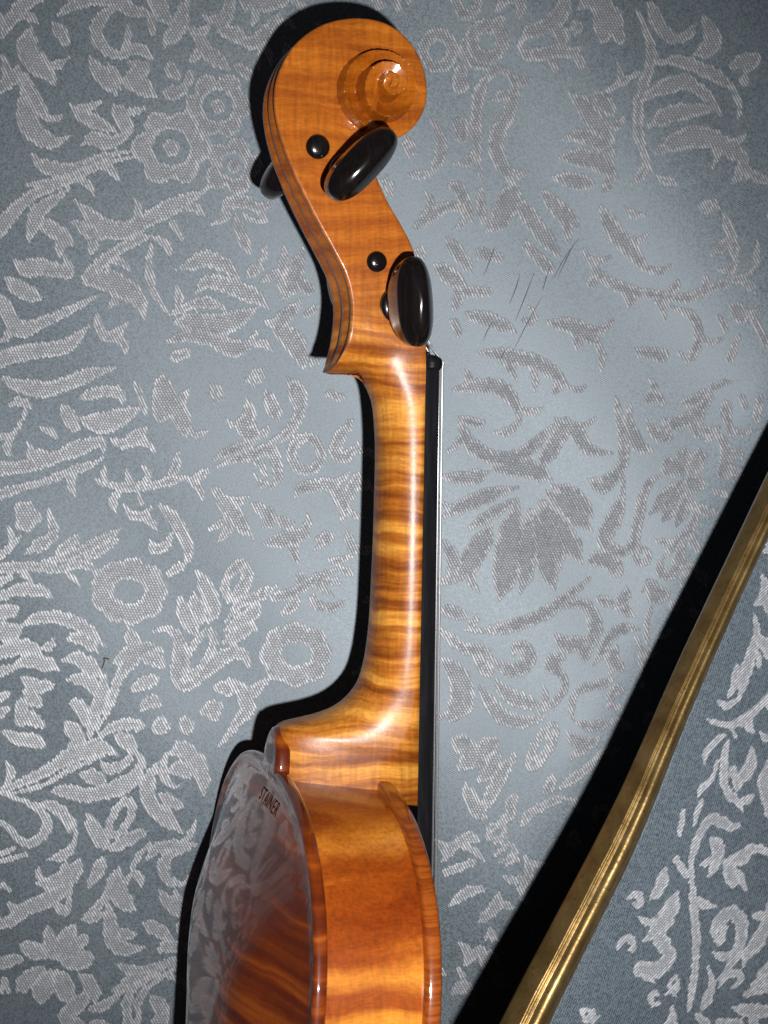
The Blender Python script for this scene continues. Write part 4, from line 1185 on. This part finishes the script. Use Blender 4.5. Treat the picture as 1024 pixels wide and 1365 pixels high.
for s, h in ((-0.3, 2.6), (0.1, 4.2), (0.9, 5.3), (2.0, 5.7), (3.4, 5.4), (4.15, 4.9)):
    r = [fb(s, h + (1-z*z)*1.6 - 0.5*abs(z)**6, z*11.9) for z in np.linspace(-1, 1, 17)] + [fb(s, 0.05, 11.9), fb(s, 0.05, -11.9)]
    rings.append(r)
Vf, Ff = loft(rings); vpart('nut', Vf, Ff, 'ebony')
for o in (fbo,):
    bm = bmesh.new(); bm.from_mesh(o.data)
    for e in bm.edges:
        if len(e.link_faces) == 2 and e.calc_face_angle(0) > math.radians(40): e.smooth = False
    bm.to_mesh(o.data); bm.free()

# ---- pegs
def peg(hole, side, ang, head_len=1.0, tip_r=3.4, out=0.0):
    X, Y = hole; hw = float(interp(hb_tab, Y)); ca, sa = math.cos(ang), math.sin(ang)
    def rg(z, a, bb, n=28):
        e = 2.0 if abs(a-bb) < 0.6 else 2.5; o_ = []
        for q in np.linspace(0, 2*math.pi, n, endpoint=False):
            cx = math.copysign(abs(math.cos(q))**(2/e), math.cos(q))*a; cy = math.copysign(abs(math.sin(q))**(2/e), math.sin(q))*bb
            o_.append((X + cx*ca - cy*sa, Y + cx*sa + cy*ca, side*z))
        return o_
    Z0 = hw
    # tapering shaft through both cheeks, domed tip on the far side
    tr = tip_r
    rings = [rg(-Z0-1.9, 0.3, 0.3), rg(-Z0-1.85, tr*0.35, tr*0.35), rg(-Z0-1.6, tr*0.65, tr*0.65), rg(-Z0-1.15, tr*0.88, tr*0.88), rg(-Z0-0.6, tr, tr), rg(-Z0+0.5, tr, tr), rg(Z0+6+out, 3.9, 3.9)]
    V_, F_ = loft(rings); shaft = vpart('peg', V_, F_, 'peg')
    Z0 += out
    rings = [rg(Z0+2.6, 3.7, 3.7), rg(Z0+2.7, 5.0, 5.0), rg(Z0+3.3, 5.5, 5.5), rg(Z0+4.1, 5.5, 5.5), rg(Z0+4.7, 5.0, 5.0), rg(Z0+4.9, 3.7, 3.7)]
    V_, F_ = loft(rings, False, False); vpart('collar', V_, F_, 'peg', shaft)
    prof = [(4.6, 3.8, 3.8), (6.4, 4.3, 4.0), (8, 6.6, 4.6), (10, 9.6, 5.1), (13, 11.7, 5.3), (17, 12.6, 5.3), (20, 12.9, 5.25), (21.3, 12.95, 5.25), (21.6, 12.9, 5.15), (22.3, 12.6, 4.8), (23.5, 12.0, 4.3), (25, 10.8, 3.55), (26.5, 8.8, 2.7), (27.6, 6.2, 1.85), (28.3, 3.4, 1.0), (28.6, 0.2, 0.1)]
    rings = [rg(Z0+z*head_len, a, bb, 40) for z, a, bb in prof]
    V_, F_ = loft(rings); vpart('peg_head', V_, F_, 'peg', shaft)
    return shaft
def holeP(u, v):
    y = P(u, v, 11)[1]; return P(u, v, float(interp(hb_tab, y)))
H_G, H_E, H_D, H_A = holeP(527, 408), holeP(502, 349), holeP(454, 235), holeP(423.5, 196)
peg(H_G, 1, math.radians(94), 1.0)
peg(H_D, 1, math.radians(47), 1.0, out=5.0)
peg(H_E, -1, math.radians(95), 0.92, 3.1)
peg(H_A, -1, math.radians(50), 0.88, 3.6)

# ---- strings, bridge
BRS = 326.0; BRH = 31.5
def bar(p, q, r, n=8, seg=1):
    p, q = np.array(p, float), np.array(q, float); d = (q-p)/np.linalg.norm(q-p)
    u = np.cross(d, (0, 0, 1)) if abs(d[2]) < 0.9 else np.cross(d, (1, 0, 0)); u /= np.linalg.norm(u); w_ = np.cross(d, u)
    return [[tuple(c + r*(math.cos(a)*u + math.sin(a)*w_)) for a in np.linspace(0, 2*math.pi, n, endpoint=False)] for c in (p, q)]
for z0, z1, hole, r, dz in ((8.0, 17.0, H_G, 0.42, 5), (2.7, 5.8, H_D, 0.40, 2), (-2.7, -5.8, H_A, 0.36, -2), (-8.0, -17.0, H_E, 0.15, -5)):
    zn = z0/11.9
    nutp = fb(1.9, 5.7 + (1-zn*zn)*1.6 - 0.5*abs(zn)**6 + r*0.6, z0)
    nutp2 = fb(3.6, 5.4 + (1-zn*zn)*1.6 + r*0.6, z0)
    brp = fb(BRS, 4.9 + (1-(z1/21)**2)*4.5 + 3.0, z1)
    pegp = (hole[0] + 3.2, hole[1] + 1.0, dz)
    rings = bar(pegp, nutp, r)[:1] + bar(nutp, nutp2, r) + bar(nutp2, brp, r)[1:]
    V_, F_ = loft(rings); vpart('string', V_, F_, 'string')
rings = []
for x_ in (-2.2, 2.2):
    pr = [fb(BRS + x_*0.6, 7.6 + (1-(z/21)**2)*4.5, z) for z in np.linspace(-20, 20, 11)]
    foot = [fb(BRS + x_, -22.0, z) for z in (21, 12, 8, -8, -12, -21)]
    foot[2] = fb(BRS + x_, -17.0, 8); foot[3] = fb(BRS + x_, -17.0, -8)
    rings.append(pr + foot)
V_, F_ = loft(rings); vpart('bridge', V_, F_, 'bridge', smooth=False)

try:
    SC.cycles.max_bounces = 6; SC.cycles.caustics_reflective = False; SC.cycles.caustics_refractive = False
except Exception: pass
